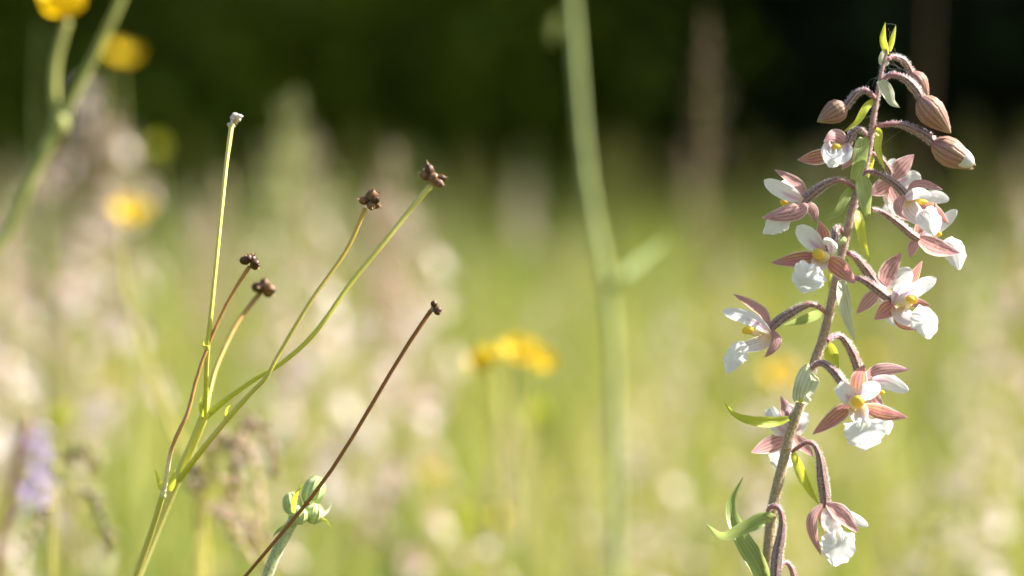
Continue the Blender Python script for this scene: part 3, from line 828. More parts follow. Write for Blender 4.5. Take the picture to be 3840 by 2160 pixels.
# fine spider silk strung about the top of the spike
M['silk'] = mat_plain('silk', (.8, .8, .8), .4, .3, .02, 10)
m = MB(); r = np.random.default_rng(3)
for a, b in (((818, 70), (915, 95)), ((850, 110), (880, 160)), ((915, 95), (860, 200)), ((760, 430), (800, 520)), ((770, 440), (760, 470)), ((750, 410), (790, 440)), ((860, 430), (1000, 500)), ((880, 410), (960, 520)), ((640, 640), (760, 560)), ((780, 520), (700, 640)), ((540, 1010), (700, 900)), ((1010, 1000), (700, 1240)), ((860, 440), (940, 480)), ((880, 360), (830, 300)), ((940, 380), (900, 280)), ((500, 1420), (640, 1330))):
    p0 = K(1, *a, -1); p1 = K(1, *b, 1); mid = (p0 + p1) / 2 + r.normal(size=3) * .0004
    tube(m, [p0, mid, p1], [.000009] * 3, M['silk'], 6, 4, cap=False)
o = m.build('spider_silk'); tag(o, 'fine spider silk strung between the buds at the tip of the orchid spike', 'cobweb', None, 'stuff')

# ------------------------------------------------------------------ dry seed stalks
M['podA'] = mat_plain('seed_brown', (.115, .05, .022), 0, .45, .3, 900)
M['podB'] = mat_plain('seed_tan', (.26, .13, .06), 0, .5, .3, 900)
M['podtip'] = mat_plain('seed_beak', (.55, .36, .20), .1, .6, .2, 900)
M['wool'] = mat_plain('white_wool', (.80, .74, .68), .3, .7, .12, 1500)
M['stalkS1'] = mat_grad('stalk_straw', [(0, (.54, .50, .06)), (.3, (.78, .63, .13)), (1, (.82, .66, .20))], vary=.12)
M['stalkS2'] = mat_grad('stalk_brown', [(0, (.85, .74, .42)), (.18, (.88, .74, .45)), (.25, (.56, .31, .11)), (1, (.46, .23, .06))], vary=.4)
M['stalkS3'] = mat_grad('stalk_green_brown', [(0, (.38, .38, .04)), (.4, (.42, .28, .06)), (1, (.38, .20, .07))], vary=.3)
M['stalkS4'] = mat_grad('stalk_golden', [(0, (.56, .54, .08)), (.55, (.66, .54, .13)), (1, (.58, .36, .07))], vary=.2)
M['stalkS5'] = mat_grad('stalk_green', [(0, (.42, .46, .03)), (.4, (.56, .54, .07)), (1, (.70, .62, .18))], vary=.15)
M['stalkS6'] = mat_grad('stalk_dark_brown', [(0, (.28, .135, .025)), (1, (.27, .11, .025))], vary=.4)
M['stalkM'] = mat_grad('stalk_pale_green', [(0, (.70, .63, .30)), (.86, (.68, .61, .24)), (.96, (.56, .54, .10)), (1, (.40, .45, .03))], vary=.1)

pq = PX(0)
def seed_pod(parent, c, d, L, r, tipL, mats=('podA', 'podtip')):
    d = unit(np.asarray(d, float)); c = np.asarray(c)
    C = np.array([c + d * L * t for t in (0, .12, .3, .55, .78, .92, 1.0)])
    A = tube_grid(C, np.array([.25, .78, 1.02, 1.05, .92, .62, .28]) * r * 1.12, 12, .05, 2)
    m = MB(); m.grid(A, M[mats[0]])
    C = np.array([c + d * (L * .93 + tipL * t) + np.array([0, 0, .15]) * tipL * t * t for t in (0, .4, .8, 1.0)])
    m.grid(tube_grid(C, np.array([.30, .17, .08, .01]) * r, 8), M[mats[1]])
    return m.build('seed', parent)
def seed_head(parent, c, axis, spec, seed, scale=1.0):
    """spec: directions in the picture plane (x right, y up, toward lens)"""
    h = empty('seed_head', parent)
    r = np.random.default_rng(seed)
    m = MB(); m.grid(blob_grid(c, (RGT * 8 * pq * scale, UPV * 7 * pq * scale, FWD * 7 * pq * scale), 12, 8, .12, seed), M['podtip']); m.build('receptacle', h)
    for (x, y, z, L) in spec:
        d = unit(RGT * x + UPV * y - FWD * z)
        seed_pod(h, c + d * 3 * pq * scale, d, L * pq * scale, 10.5 * pq * scale * (.9 + .2 * r.random()), 12 * pq * scale, ('podB' if r.random() < .35 else 'podA', 'podtip'))
    return h

plant = empty('seed_stalk_plant')
tag(plant, 'branching dry plant with straw, green and brown stalks ending in small brown seed heads', 'wildflower')
def KZ(pts): return KP(0, pts)
def to_ground(pts3, dx=0, dy=0):
    p = np.array(pts3); b = p[0]; t = unit(p[0] - p[1])
    e1 = b + t * .05; e2 = e1 + t * .05 + np.array([0, 0, -.015])
    return np.vstack([[e2[0] + dx, e2[1] + dy, -.03], [e2[0] + dx * .7, e2[1] + dy * .6, e2[2] * .45], e2, e1, p])
def stalk(parent, name, pts3, rpx, mat, n=44, sides=10, rough=.03):
    m = MB(); C, r = tube(m, pts3, [x * pq for x in rpx], M[mat], n, sides + 2, .07, 4, rough)
    o = m.build(name, parent); return C, r
main = to_ground(KZ([(345, 1449, 48), (400, 1310, 42), (455, 1185, 32), (498, 1085, 24), (516, 1040, 20)]), -.04, .01)
stalk(plant, 'stem', main, [15, 14, 13.5, 12.5, 12, 11], 'stalkM')
side = to_ground(KZ([(352, 1420, 38), (385, 1325, 24), (408, 1248, 10)]), -.035, .01)
stalk(plant, 'stem', side, [11, 11, 10, 9.5, 8.5, 6.8], 'stalkM')
stalk(plant, 'stalk', KZ([(514, 1045, 20), (518, 990, 14), (519, 925, 6), (522, 870, 0)]), [7.5, 6, 5.5, 6.5], 'stalkS5')
stalk(plant, 'stalk', KZ([(522, 872, 0), (531, 790, 0), (545, 650, 2), (560, 500, 5), (571, 400, 8), (583, 312, 10)]), [6.5, 5.0, 5, 5, 5, 6], 'stalkS1')
stalk(plant, 'stalk', KZ([(410, 1245, 10), (418, 1200, 6), (432, 1130, 2), (455, 1075, 0), (472, 1040, 0), (490, 970, 0), (512, 900, 0), (560, 785, 0), (605, 705, 0), (627, 672, 0)]), [6, 5.5, 5, 5, 4.6, 4.4, 4.2, 4.2, 4.2, 5], 'stalkS2', 60, rough=.06)
stalk(plant, 'stalk', KZ([(516, 1040, 22), (530, 975, 28), (548, 915, 34), (590, 825, 42), (625, 775, 46), (655, 737, 48)]), [7, 6, 5.5, 5.5, 5.5, 6], 'stalkS3')
stalk(plant, 'stalk', KZ([(516, 1050, 22), (560, 1012, 20), (640, 955, 18), (720, 905, 18), (800, 828, 18), (880, 715, 20), (960, 618, 22), (1030, 530, 24), (1082, 468, 24)]), [8.5, 6, 5.8, 6, 6, 5.8, 5.8, 6, 7], 'stalkS5', 60)
stalk(plant, 'stalk', KZ([(450, 1208, 33), (505, 1136, 16), (575, 1050, 4)]), [7.5, 7, 6.5], 'stalkS5', 20)
stalk(plant, 'stalk', KZ([(570, 1056, 4), (632, 988, 2), (670, 948, 0), (705, 885, 0), (780, 760, 0), (870, 632, 2), (918, 527, 2)]), [7.5, 5.2, 4.8, 4.6, 4.6, 4.6, 5.5], 'stalkS4', 50)
def leaflet(parent, pts, wd, mat):
    cnt[0] += 1
    C = spline(KZ(pts), 16); m = MB(); m.grid(sheet_grid(C, prof('lance', 16) * wd * pq * .5, 20, .6, seed=cnt[0]), M[mat]); return m.build('leaflet', parent)
leaflet(plant, [(411, 1242, 10), (400, 1210, 9), (390, 1180, 8)], 14, 'bractB')
leaflet(plant, [(428, 1235, 14), (436, 1205, 14), (441, 1180, 14)], 22, 'bractB')
leaflet(plant, [(570, 1052, 4), (571, 1030, 2), (581, 1018, 1)], 10, 'bractB')
leaflet(plant, [(510, 1048, 18), (504, 1015, 16), (506, 995, 16)], 12, 'bractB')
leaflet(plant, [(522, 874, 0), (512, 868, -1), (511, 850, -1)], 10, 'bractB')
m = MB(); r = np.random.default_rng(5)
for i in range(14):
    p = K(0, 415 + r.normal() * 3, 1232 + r.normal() * 4, 8)
    tube(m, [p, p + (RGT * r.normal() + UPV * abs(r.normal()) - FWD * r.normal()) * 7 * pq], [.8 * pq, .2 * pq], M['wool'], 4, 4)
m.build('tuft', plant)
for x, y, z, q, mt in ((410, 1246, 10, 8.5, 'stalkM'), (516, 1046, 20, 10, 'stalkS5'), (572, 1053, 4, 8.5, 'stalkS4'), (521, 872, 0, 8, 'stalkS1')):
    m = MB(); m.grid(blob_grid(K(0, x, y, z), (RGT * q * pq * .95, UPV * q * pq * 1.15, FWD * q * pq), 12, 9, .1, int(x)), M[mt]); m.build('node', plant)
# heads
seed_head(plant, K(0, 631, 657, 0), None, [(-1, .1, .3, 27), (-.5, .6, .8, 22), (.75, -.35, .6, 27), (.6, -.6, .2, 25), (.2, .9, .1, 14), (.5, .7, .4, 16)], 1, .95)
seed_head(plant, K(0, 930, 507, 2), None, [(-.9, .15, .6, 28), (.25, .75, .6, 34), (.6, .15, .7, 32), (.25, -.6, .9, 28), (.7, .6, .2, 28), (.75, -.35, .2, 26), (0, .6, -.5, 26)], 2, 1.0)
seed_head(plant, K(0, 1086, 452, 24), None, [(-.8, .45, .4, 30), (-.25, 1, .3, 36), (.9, .1, .4, 34), (.8, -.4, .7, 34), (.3, .3, .9, 22), (-.4, .5, -.5, 28)], 3, 1.1)
seed_head(plant, K(0, 662, 727, 48), None, [(-.9, .25, .3, 26), (.9, -.1, .4, 30), (.2, .8, .3, 24), (.5, .3, .8, 28), (-.3, .1, .9, 24), (.6, -.4, -.2, 24)], 4, 1.1)
h = empty('seed_head', plant); h['label'] = 'pale woolly tuft left where the seeds have dropped'
m = MB(); r = np.random.default_rng(9)
for i in range(9):
    x, y = [(585, 300), (596, 294), (603, 293), (590, 290), (582, 310), (594, 305), (587, 316), (579, 316), (600, 301)][i]
    q = (5 + 3 * r.random()) * pq
    m.grid(blob_grid(K(0, x, y, 10 + r.normal() * .8), (RGT * q, UPV * q * 1.1, FWD * q), 10, 7, .22, i), M['wool'])
m.build('woolly_tuft', h)
m = MB(); m.grid(blob_grid(K(0, 592, 303, 9.3), (RGT * 4 * pq, UPV * 6 * pq, FWD * 3 * pq), 10, 7, .2, 3), M['podtip']); m.build('receptacle', h)

thin = empty('dry_seed_stalk')
tag(thin, 'single thin dark brown dry stalk with one curled seed, crossing the green buds', 'wildflower')
pts = to_ground(KZ([(618, 1449, 2), (700, 1352, 0), (770, 1268, -1), (830, 1188, -2), (905, 1070, -3), (990, 925, -3), (1050, 830, -3), (1084, 782, -3)]), -.10, .005)
stalk(thin, 'stem', pts, [6, 5.5, 5.2, 5, 4.8, 4.5, 4.2, 4, 4.2, 5], 'stalkS6', 60, rough=.05)
h = empty('seed_head', thin)
m = MB(); m.grid(blob_grid(K(0, 1088, 777, -3), (RGT * 7 * pq, UPV * 9 * pq, FWD * 7 * pq), 12, 8, .15, 4), M['podtip']); m.build('receptacle', h)
for a in ((1092, 775, .75, -.35, .3, 22), (1091, 772, .15, 1, .2, 16), (1094, 780, .9, -.5, .7, 18)):
    seed_pod(h, K(0, a[0], a[1], -3.5), RGT * a[2] + UPV * a[3] - FWD * a[4], a[5] * pq, 8 * pq, 8 * pq)
m = MB(); m.grid(blob_grid(K(0, 772, 1266, -1.5), (RGT * 8 * pq, UPV * 7 * pq, FWD * 6 * pq), 10, 8, .1, 2), M['stalkS6'])
tube(m, KZ([(774, 1266, -1.5), (783, 1256, -2.5), (795, 1256, -3)]), [4 * pq, 2 * pq, .5 * pq], M['stalkS6'], 8, 6)
m.build('node', thin)

# ------------------------------------------------------------------ woolly green bud stem
k = NT('bud_skin'); u, v = k.uv()
st = k.ramp(k.math('SINE', k.math('MULTIPLY', u, 6.283 * 8)), -.4, .8)
nz = k.noise(900, 3)
c = k.mix(st, (.34, .46, .09), (.66, .72, .34)); c = k.mix(k.math('MULTIPLY', k.ramp(nz, .5, .75), .5), c, (.78, .78, .66))
M['budskin'] = k.finish(c, .15, .6, .2, bump=nz, bstr=.4, sheen=.3)
M['woolstem'] = mat_plain('woolly_stem', (.58, .64, .28), .1, .7, .22, 1400, sheen=.3)
bp = empty('wildflower_bud_stem')
tag(bp, 'woolly green stem carrying a cluster of round unopened buds behind the thin brown stalk', 'wildflower')
Z = 16
pts = to_ground(KP(0, [(672, 1449, Z), (698, 1380, Z), (722, 1330, Z), (742, 1300, Z)]), -.05, .01)
C, r = stalk(bp, 'stem', pts, [13, 13, 12.5, 12, 12, 11.5, 12, 13], 'woolstem', 40, 12, .05)
m = MB(); hairs(m, C[C[:, 2] > .3], r[C[:, 2] > .3], M['hair'], 8, .6e-3, .06e-3); m.build('stem_hairs', bp, kind='stuff')
def green_bud(x, y, rx, ry, ang, dz):
    b = empty('bud', bp)
    c = K(0, x, y, Z + dz); ca, sa = math.cos(R(ang)), math.sin(R(ang))
    up = (UPV * ca + RGT * sa) * ry * pq; rt = (RGT * ca - UPV * sa) * rx * pq
    m = MB(); m.grid(blob_grid(c, (rt, FWD * rx * pq, up), 24, 14, .04, int(x)), M['budskin']); m.build('bud_body', b)
    m = MB()
    for i in range(9):
        a = i * .698; d = rt * math.cos(a) + FWD * rx * pq * math.sin(a)
        Cc = np.array([c + d * .9 * q1 + up * q2 for q1, q2 in ((.64, -.8), (1.02, -.42), (1.13, .0), (1.0, .46), (.66, .80), (.3, .99))])
        m.grid(sheet_grid(spline(Cc, 12), prof('cup', 12) * rx * pq * .36, 0, .3, ref=unit(d)), M['budskin'])
    m.build('sepal', b)
    return b
green_bud(789, 1236, 27, 40, 20, 4); green_bud(735, 1268, 23, 31, -8, 3); green_bud(790, 1293, 25, 27, 15, 0); green_bud(756, 1299, 18, 22, 10, -3)
m = MB(); m.grid(blob_grid(K(0, 742, 1292, Z), (RGT * 18 * pq, UPV * 24 * pq, FWD * 15 * pq), 14, 10, .1, 3), M['budskin']); m.build('calyx', bp)
def bsheet(pts, wd, mat):
    cnt[0] += 1
    C = spline(KP(0, pts), 18); m = MB(); m.grid(sheet_grid(C, prof('lance', 18) * wd * pq * .5, 15, .6, seed=cnt[0]), M[mat]); return m.build('leaflet', bp)
bsheet([(738, 1290, Z - 6), (741, 1262, Z - 9), (750, 1235, Z - 10), (768, 1213, Z - 9)], 17, 'bractB')
bsheet([(806, 1305, Z - 3), (822, 1312, Z - 4), (834, 1326, Z - 5)], 8, 'bractB')
bsheet([(808, 1300, Z - 2), (825, 1285, Z - 3), (832, 1266, Z - 3), (822, 1268, Z - 3)], 9, 'bractC')
bsheet([(735, 1318, Z - 3), (700, 1335, Z - 5), (686, 1352, Z - 5)], 16, 'bractA')

# ------------------------------------------------------------------ blurred meadow plants
M['yellow'] = mat_plain('buttercup_petal', (.95, .66, .01), .4, .35, .04, 200)
M['ycentre'] = mat_plain('buttercup_centre', (.62, .50, .03), .1, .6, .15, 800)
M['gstem'] = mat_plain('green_stem', (.50, .52, .15), .15, .5, .12, 120)
M['palestem'] = mat_plain('pale_green_stem', (.40, .46, .17), .15, .5, .12, 120)
M['shadestem'] = mat_plain('shade_tinted_stem', (.13, .17, .03), .1, .6, .15, 120)  # shade on the stem is put into this dark olive colour
M['straw'] = mat_plain('straw_stem', (.58, .50, .13), .15, .5, .12, 120)
M['brownst'] = mat_plain('brown_stem', (.26, .14, .06), .05, .6, .15, 120)
M['dkbrown'] = mat_plain('dark_brown_stem', (.085, .045, .015), 0, .7, .15, 120)
M['green'] = mat_plain('leaf_green', (.22, .30, .05), .45, .5, .15, 60)
M['pinkpale'] = mat_plain('flower_pale_pink', (.68, .48, .42), .4, .5, .08, 300)
M['pinkdeep'] = mat_plain('flower_dusty_pink', (.62, .42, .34), .4, .5, .15, 300)
M['whitefl'] = mat_plain('flower_white', (.90, .79, .74), .4, .5, .05, 300)
M['pantan'] = mat_plain('panicle_tan', (.58, .48, .32), .4, .6, .15, 200)
M['panbrown'] = mat_plain('panicle_brown', (.20, .125, .08), .3, .6, .2, 200)
M['panpale'] = mat_plain('panicle_pale', (.58, .60, .30), .45, .6, .1, 200)
M['panolive'] = mat_plain('panicle_olive', (.36, .35, .09), .45, .6, .15, 200)
M['panpink'] = mat_plain('panicle_pink', (.76, .56, .48), .4, .6, .15, 200)
M['purple'] = mat_plain('vetch_purple', (.52, .38, .74), .4, .5, .15, 300)
UP = np.array([0, 0, 1.0])
def lsheet(mb, pts, w, pf, mat, ref, n=10, nu=5, cup=.4, **kw):
    C = spline(np.array(pts, float), n); mb.grid(sheet_grid(C, prof(pf, n) * w * .5, 0, cup, nu=nu, ref=ref, **kw), mat)
def basal(root, n, r, h, mat='green', w=.008):
    for i in range(n):
        a = i * 2.4 + r.random(); L = h * (.35 + .3 * r.random()); d = np.array([math.cos(a), math.sin(a), 0])
        m = MB(); z0 = h * (.03 + .12 * i / n)
        lsheet(m, [UP * z0, UP * (z0 + L * .6) + d * L * .25, UP * (z0 + L * .75) + d * L * .6], w, 'lance', M[mat], unit(UP - d)); m.build('leaf', root)
def top_at(o, head, base_shift=(0, 0)):
    """stand a plant of unit build height (head at local z=h) so that its head is at `head` and its foot on the ground"""
    o.location = (head[0], head[1], 0)

# --- buttercups: head built round local origin, stem down to the ground
def buttercup(head, lean=(0, 0), rad=.009, facing=(0, -.4, 1), petals=True, closed=0.0, label='', matp='yellow', group='yellow buttercups in the meadow', stem=True):
    root = empty('buttercup'); root.location = (head[0] + lean[0], head[1] + lean[1], 0)
    hd = np.array([-lean[0], -lean[1], head[2]])
    ax = unit(np.array(facing, float)); s1 = unit(np.cross(ax, [.3, .1, .9])); s2 = np.cross(ax, s1)
    if stem:
        m = MB(); tube(m, [np.array([0, 0, -.03]), hd * [.25, .25, .5], hd - ax * .012, hd], [.0008, .0007, .0006, .0007], M['gstem'], 24, 7); m.build('stem', root)
    for i in range(5):
        a = i * 1.2566 + .3; d = s1 * math.cos(a) + s2 * math.sin(a)
        m = MB(); up = .25 + closed
        lsheet(m, [hd + ax * .0005, hd + d * rad * .55 + ax * rad * up * .5, hd + d * rad * (1 - .6 * closed) + ax * rad * (up + .35)], rad * 1.05, 'cup', M[matp], unit(ax - d * .4), 10, 7, .5)
        m.build('petal', root)
    m = MB(); m.grid(blob_grid(hd + ax * rad * .2, (s1 * rad * .33, s2 * rad * .33, ax * rad * .28), 12, 8, .1), M['ycentre']); m.build('flower_centre', root)
    basal(root, 3, random_r, head[2])
    tag(root, label, 'wildflower', group)
    return root
random_r = np.random.default_rng(55)
near_bc = [
    (332, 548, 1.50, .0085, (.1, -.5, .8), 'large buttercup in full sun beside the pink orchid spikes'),
    (1219, 920, 1.22, .0060, (-.3, -.6, .7), 'smallest of the three buttercups clustered above the open meadow'),
    (1306, 896, 1.22, .0068, (.1, -.6, .8), 'middle of three clustered buttercups, brightest yellow'),
    (1352, 914, 1.26, .0060, (.4, -.5, .7), 'third buttercup of the yellow cluster, partly covered'),
    (1964, 955, 1.65, .0085, (.1, -.6, .6), 'buttercup just behind the orchid stem'),
    (308, 148, 1.75, .0085, (.2, -.2, 1), 'greenish yellow buttercup up against the dark wood'),
    (1090, 1195, 1.75, .005, (0, -.5, 1), 'faded orange buttercup low in the meadow'),
    (1268, 1310, 1.75, .005, (.2, -.5, 1), 'dull orange buttercup low down above the pale orchid spike')]
for u, v, d, rad, fc, lb in near_bc:
    buttercup(G(u, v, d), (random_r.normal() * .015, random_r.normal() * .02), rad, fc, label=lb)
M['yg'] = mat_plain('bud_yellow_green', (.50, .52, .05), .35, .4, .06, 200)
for u, v, d in ((1355, 1072, 1.5), (395, 395, 2.0), (160, 1085, 1.4), (1180, 1340, 1.6)):
    buttercup(G(u, v, d), (.01, .01), .007, (0, -.3, 1), closed=.8, matp='yg', label='half closed yellow green buttercup bud among the grasses', group='buttercup buds in the meadow')
for i in range(9):
    d = 2.6 + 2.5 * random_r.random(); u = random_r.uniform(-100, 2700); hz = random_r.uniform(.24, .31)
    x = (u - 1288) * S / CROPS[0][2] * d / D
    buttercup(np.array([x, d, hz]), (0, 0), .009, (random_r.normal() * .3, -.4, 1), label='small distant buttercup dotting the far sunlit meadow', group='buttercups dotting the far meadow')

# --- blurred orchid spikes
def orchid_kind(seed, pal):
    r = np.random.default_rng(seed)
    root = empty('orchid_spike')
    H = .46
    m = MB(); tube(m, [[0, 0, -.03], [.004, 0, .15], [-.003, .003, .32], [.002, 0, H]], [.0022, .002, .0016, .0007], M['gstem'], 24, 7); m.build('stem', root)
    nf = 10
    fm = []
    for vnt in range(2):
        m = MB()
        for i in range(5):
            a = i * 1.2566; d = np.array([math.cos(a), -.25, math.sin(a)])
            lsheet(m, [[0, 0, 0], d * .005, d * .0105], .006, 'sepal' if i % 2 else 'petal', M['pinkdeep' if i % 2 else 'whitefl'] if pal != 2 else M['pinkpale'], (0, -1, 0), 7, 5)
        lsheet(m, [[0, -.002, -.001], [0, -.007, -.005], [0, -.010, -.013]], .010, 'lip', M['whitefl'], (0, -1, .4), 8, 5)
        tube(m, [[0, .001, 0], [0, .009, .004], [0, .018, .001]], [.0012, .0008, .0005], M['pinkdeep'], 6, 5)
        fm.append(m)
    f0 = None
    for i in range(nf):
        t = i / (nf - 1); z = .33 + .125 * t; a = i * 2.4 + r.normal() * .2; s = 1.15 - .55 * t
        if i == 0:
            f0 = fm[0].build('flower', root)
            o = f0
        else:
            o = f0.copy(); COL.objects.link(o); o.parent = root
        rd = .017 * s
        o.location = (math.cos(a) * rd, math.sin(a) * rd, z - .004); o.rotation_euler = (0, 0, a + 1.57); o.scale = (s, s, s)
    basal(root, 5, r, .5, 'green', .016)
    return root
kinds = [orchid_kind(31, 1), orchid_kind(32, 2), orchid_kind(33, 1)]
used = [False] * 3
def orchid_at(head, kind, label, group='blurred orchid spikes in the meadow', tilt=0):
    o = kinds[kind] if not used[kind] else copy_tree(kinds[kind])
    used[kind] = True
    s = head[2] / .46
    o.location = (head[0], head[1], 0); sx = min(1.15, max(.85, s)); o.scale = (sx, sx, s)
    o.rotation_euler = (0, R(tilt), random_r.random() * 6.28)
    tag(o, label, 'orchid', group)
BO = [(250, 190, 1.75), (200, 330, 1.9), (40, 470, 1.8), (-20, 640, 1.6), (120, 700, 1.9), (790, 470, 2.1), (1042, 500, 1.75), (1020, 680, 1.9), (930, 770, 1.6), (850, 880, 1.7), (780, 560, 1.9),
      (1790, 850, 1.65), (1740, 1050, 1.8), (2556, 480, 1.8), (2590, 640, 1.6), (2430, 1150, 1.55), (1190, 1330, 1.4), (90, 1270, 1.35), (2530, 1290, 1.45), (650, 1080, 1.5), (2300, 1240, 1.7),
      (20, 850, 1.5), (240, 900, 2.2), (700, 980, 1.9), (1640, 1300, 1.6), (1660, 1180, 2.0), (1900, 620, 3.2), (1350, 740, 3.4), (2240, 720, 3.0), (1050, 540, 2.0), (1010, 700, 1.8), (760, 500, 1.8), (690, 700, 1.9), (220, 420, 1.6), (60, 600, 1.7), (0, 760, 1.6), (820, 640, 1.6), (940, 900, 1.5), (2480, 820, 2.0), (180, 980, 1.7), (1420, 1180, 2.0), (1560, 1010, 2.3), (1850, 1180, 1.9), (1990, 1260, 1.7), (2180, 1000, 2.3), (2320, 930, 2.0), (2100, 1330, 1.6), (1300, 1130, 2.1), (1080, 1150, 1.7), (2480, 1000, 1.9), (1480, 1260, 1.8), (2000, 880, 2.4)]
for i, (u, v, d) in enumerate(BO):
    orchid_at(G(u, v, d * 1.15), i % 3, 'out of focus orchid spike with pale pink and white flowers in the meadow', tilt=random_r.normal() * 3)
for i in range(12):
    d = 2.4 + 5.5 * random_r.random() ** .8; u = random_r.uniform(-200, 2800); hz = random_r.uniform(.30, .37)
    orchid_at(np.array([(u - 1288) * S / CROPS[0][2] * d / D, d, hz]), i % 3, 'out of focus orchid spike with pale pink and white flowers in the meadow')

# --- flowering grasses
def panicle_kind(seed, mat, droop=0, L=.11, fat=.016, name='grass_plant'):
    r = np.random.default_rng(seed); H = .5
    root = empty(name)
    pts = [np.array([0, 0, -.03]), np.array([.003, 0, .2]), np.array([0, .003, H - L])]
    top = [np.array([droop * .4, 0, H - L * .45]), np.array([droop, 0, H - droop * .6])]
    m = MB(); tube(m, pts + top, [.0011, .001, .0008, .0006, .0004], M['straw'], 30, 6); m.build('stem', root)
    C = spline(np.array([pts[-1]] + top), 60); m = MB()
    n = 130
    for i in range(n):
        t = r.random(); c = C[int(t * 59)]
        rad = fat * math.sin(math.pi * min(1, .12 + t * .9)) * r.random() ** .6
        a = r.random() * 6.28
        p = c + np.array([math.cos(a) * rad, math.sin(a) * rad, r.normal() * .004])
        d = unit(np.array([math.cos(a) * .5, math.sin(a) * .5, .9 - droop * 12 * t]))
        s1 = unit(np.cross(d, [.2, .7, .1])); s2 = np.cross(d, s1); q = .0056; ww = .0012
        V = np.array([p - d * q * .5, p + s1 * ww, p + s2 * ww, p - s1 * ww, p - s2 * ww, p + d * q * .5])
        F = np.array([[0, 2, 1], [0, 3, 2], [0, 4, 3], [0, 1, 4], [5, 1, 2], [5, 2, 3], [5, 3, 4], [5, 4, 1]])
        m.raw(V, F, M[mat])
    m.build('panicle', root)
    for i in range(3):
        a = i * 2.1 + r.random(); d = np.array([math.cos(a), math.sin(a), 0]); z0 = .06 + .08 * i; Lf = .15
        m = MB(); lsheet(m, [UP * z0, UP * (z0 + Lf * .7) + d * Lf * .2, UP * (z0 + Lf * .8) + d * Lf * .6], .005, 'blade', M['green'], unit(UP * .4 - d)); m.build('leaf', root)
    return root
PK = {'tan': panicle_kind(41, 'pantan'), 'pale': panicle_kind(42, 'panpale', .01, .13, .02), 'pink': panicle_kind(43, 'panpink', .012), 'brown': panicle_kind(44, 'panbrown', .008, .15, .018), 'olive': panicle_kind(45, 'panolive', .006, .16, .02)}
PL = {'tan': 'blurred tan grass panicle standing in the meadow', 'pale': 'blurred pale green grass panicle standing in the meadow', 'pink': 'blurred pinkish grass panicle standing in the meadow', 'brown': 'blurred dark brown grass panicle rising against the wood', 'olive': 'blurred olive green grass panicle at the far side of the meadow'}
pused = {}
def grass_at(head, kind, tilt=0, label=None):
    o = PK[kind] if kind not in pused else copy_tree(PK[kind]); pused[kind] = 1
    s = head[2] / .5; o.scale = (1, 1, s) if .7 < s < 1.5 else (s, s, s)
    o.location = (head[0], head[1], 0); o.rotation_euler = (0, R(tilt), random_r.random() * 6.28)
    tag(o, label or PL[kind], 'grass plant', 'flowering grasses in the meadow', 'thing')
for u, v, d, kd in [(755, 215, 1.9, 'pale'), (700, 330, 2.1, 'pale'), (790, 330, 2.2, 'tan'), (985, 370, 2.0, 'tan'), (960, 480, 2.3, 'pink'), (560, 440, 2.3, 'tan'), (640, 470, 2.0, 'pale'), (1775, 20, 1.9, 'brown'), 
                   (2560, 380, 2.3, 'tan'), (2480, 600, 2.6, 'pale'), (120, 420, 2.0, 'pink'), (330, 330, 2.3, 'tan'), (0, 380, 2.0, 'pale'), (60, 900, 1.6, 'pale'), (2360, 560, 3, 'tan'), (1450, 540, 3.2, 'pale'), (1640, 640, 2.4, 'pale'), (2050, 640, 3, 'pale'),
                   (180, 1190, 1.3, 'tan'), (1270, 1030, 1.8, 'pink'), (1330, 1090, 2.0, 'tan'), (1700, 870, 2.2, 'pink'), (860, 400, 2.4, 'pale'), (470, 480, 2.6, 'pale'), (1200, 560, 2.8, 'pale'), (745, 240, 2.0, 'pale'), (1000, 440, 1.9, 'pink'), (270, 260, 1.9, 'pink'), (40, 520, 1.9, 'pink')]:
    grass_at(G(u, v, d), kd)
for i in range(45):
    d = 2.2 + 7 * random_r.random(); u = random_r.uniform(-300, 2900); hz = random_r.uniform(.30, .43)
    grass_at(np.array([(u - 1288) * S / CROPS[0][2] * d / D, d, hz]), ('tan', 'pale', 'pink', 'pale')[i % 4])

for i in range(34):
    d = 3.2 + 3.6 * random_r.random(); u = random_r.uniform(350, 2800); hz = random_r.uniform(.38, .47)
    grass_at(np.array([(u - 1288) * S / CROPS[0][2] * d / D, d, hz]), 'olive')

# --- tall stems close behind the plane of focus
def tall_stem(name, label, pts, d, r0, mat, cat='stem', ground=(0, 0), dd=0):
    root = empty(name)
    p = np.array([G(u, v, d) for u, v in pts])
    b = p[-1]
    p = np.vstack([p, [b[0] + ground[0] * .5, b[1], b[2] * .5], [b[0] + ground[0], b[1], -.03]])[::-1]
    m = MB(); tube(m, p, r0, M[mat], 40, 9); m.build('stem', root)
    tag(root, label, cat)
    return root
o = tall_stem('tall_grass_stem', 'thick pale green grass stem rising out of the picture against the wood', [(1428, -330), (1432, -90), (1440, 0), (1452, 180), (1478, 460), (1528, 730), (1545, 950), (1552, 1449)], 1.36, [.0010, .0010, .0010, .0010, .0011, .0021, .0021, .0020, .0019, .0005], 'palestem', 'grass plant')
m = MB(); r = np.random.default_rng(8); Cp = spline([G(1432, -200, 1.36), G(1428, -330, 1.36), G(1430, -460, 1.36)], 30)
tube(m, Cp, [.0008, .0004], M['gstem'], 10, 5)
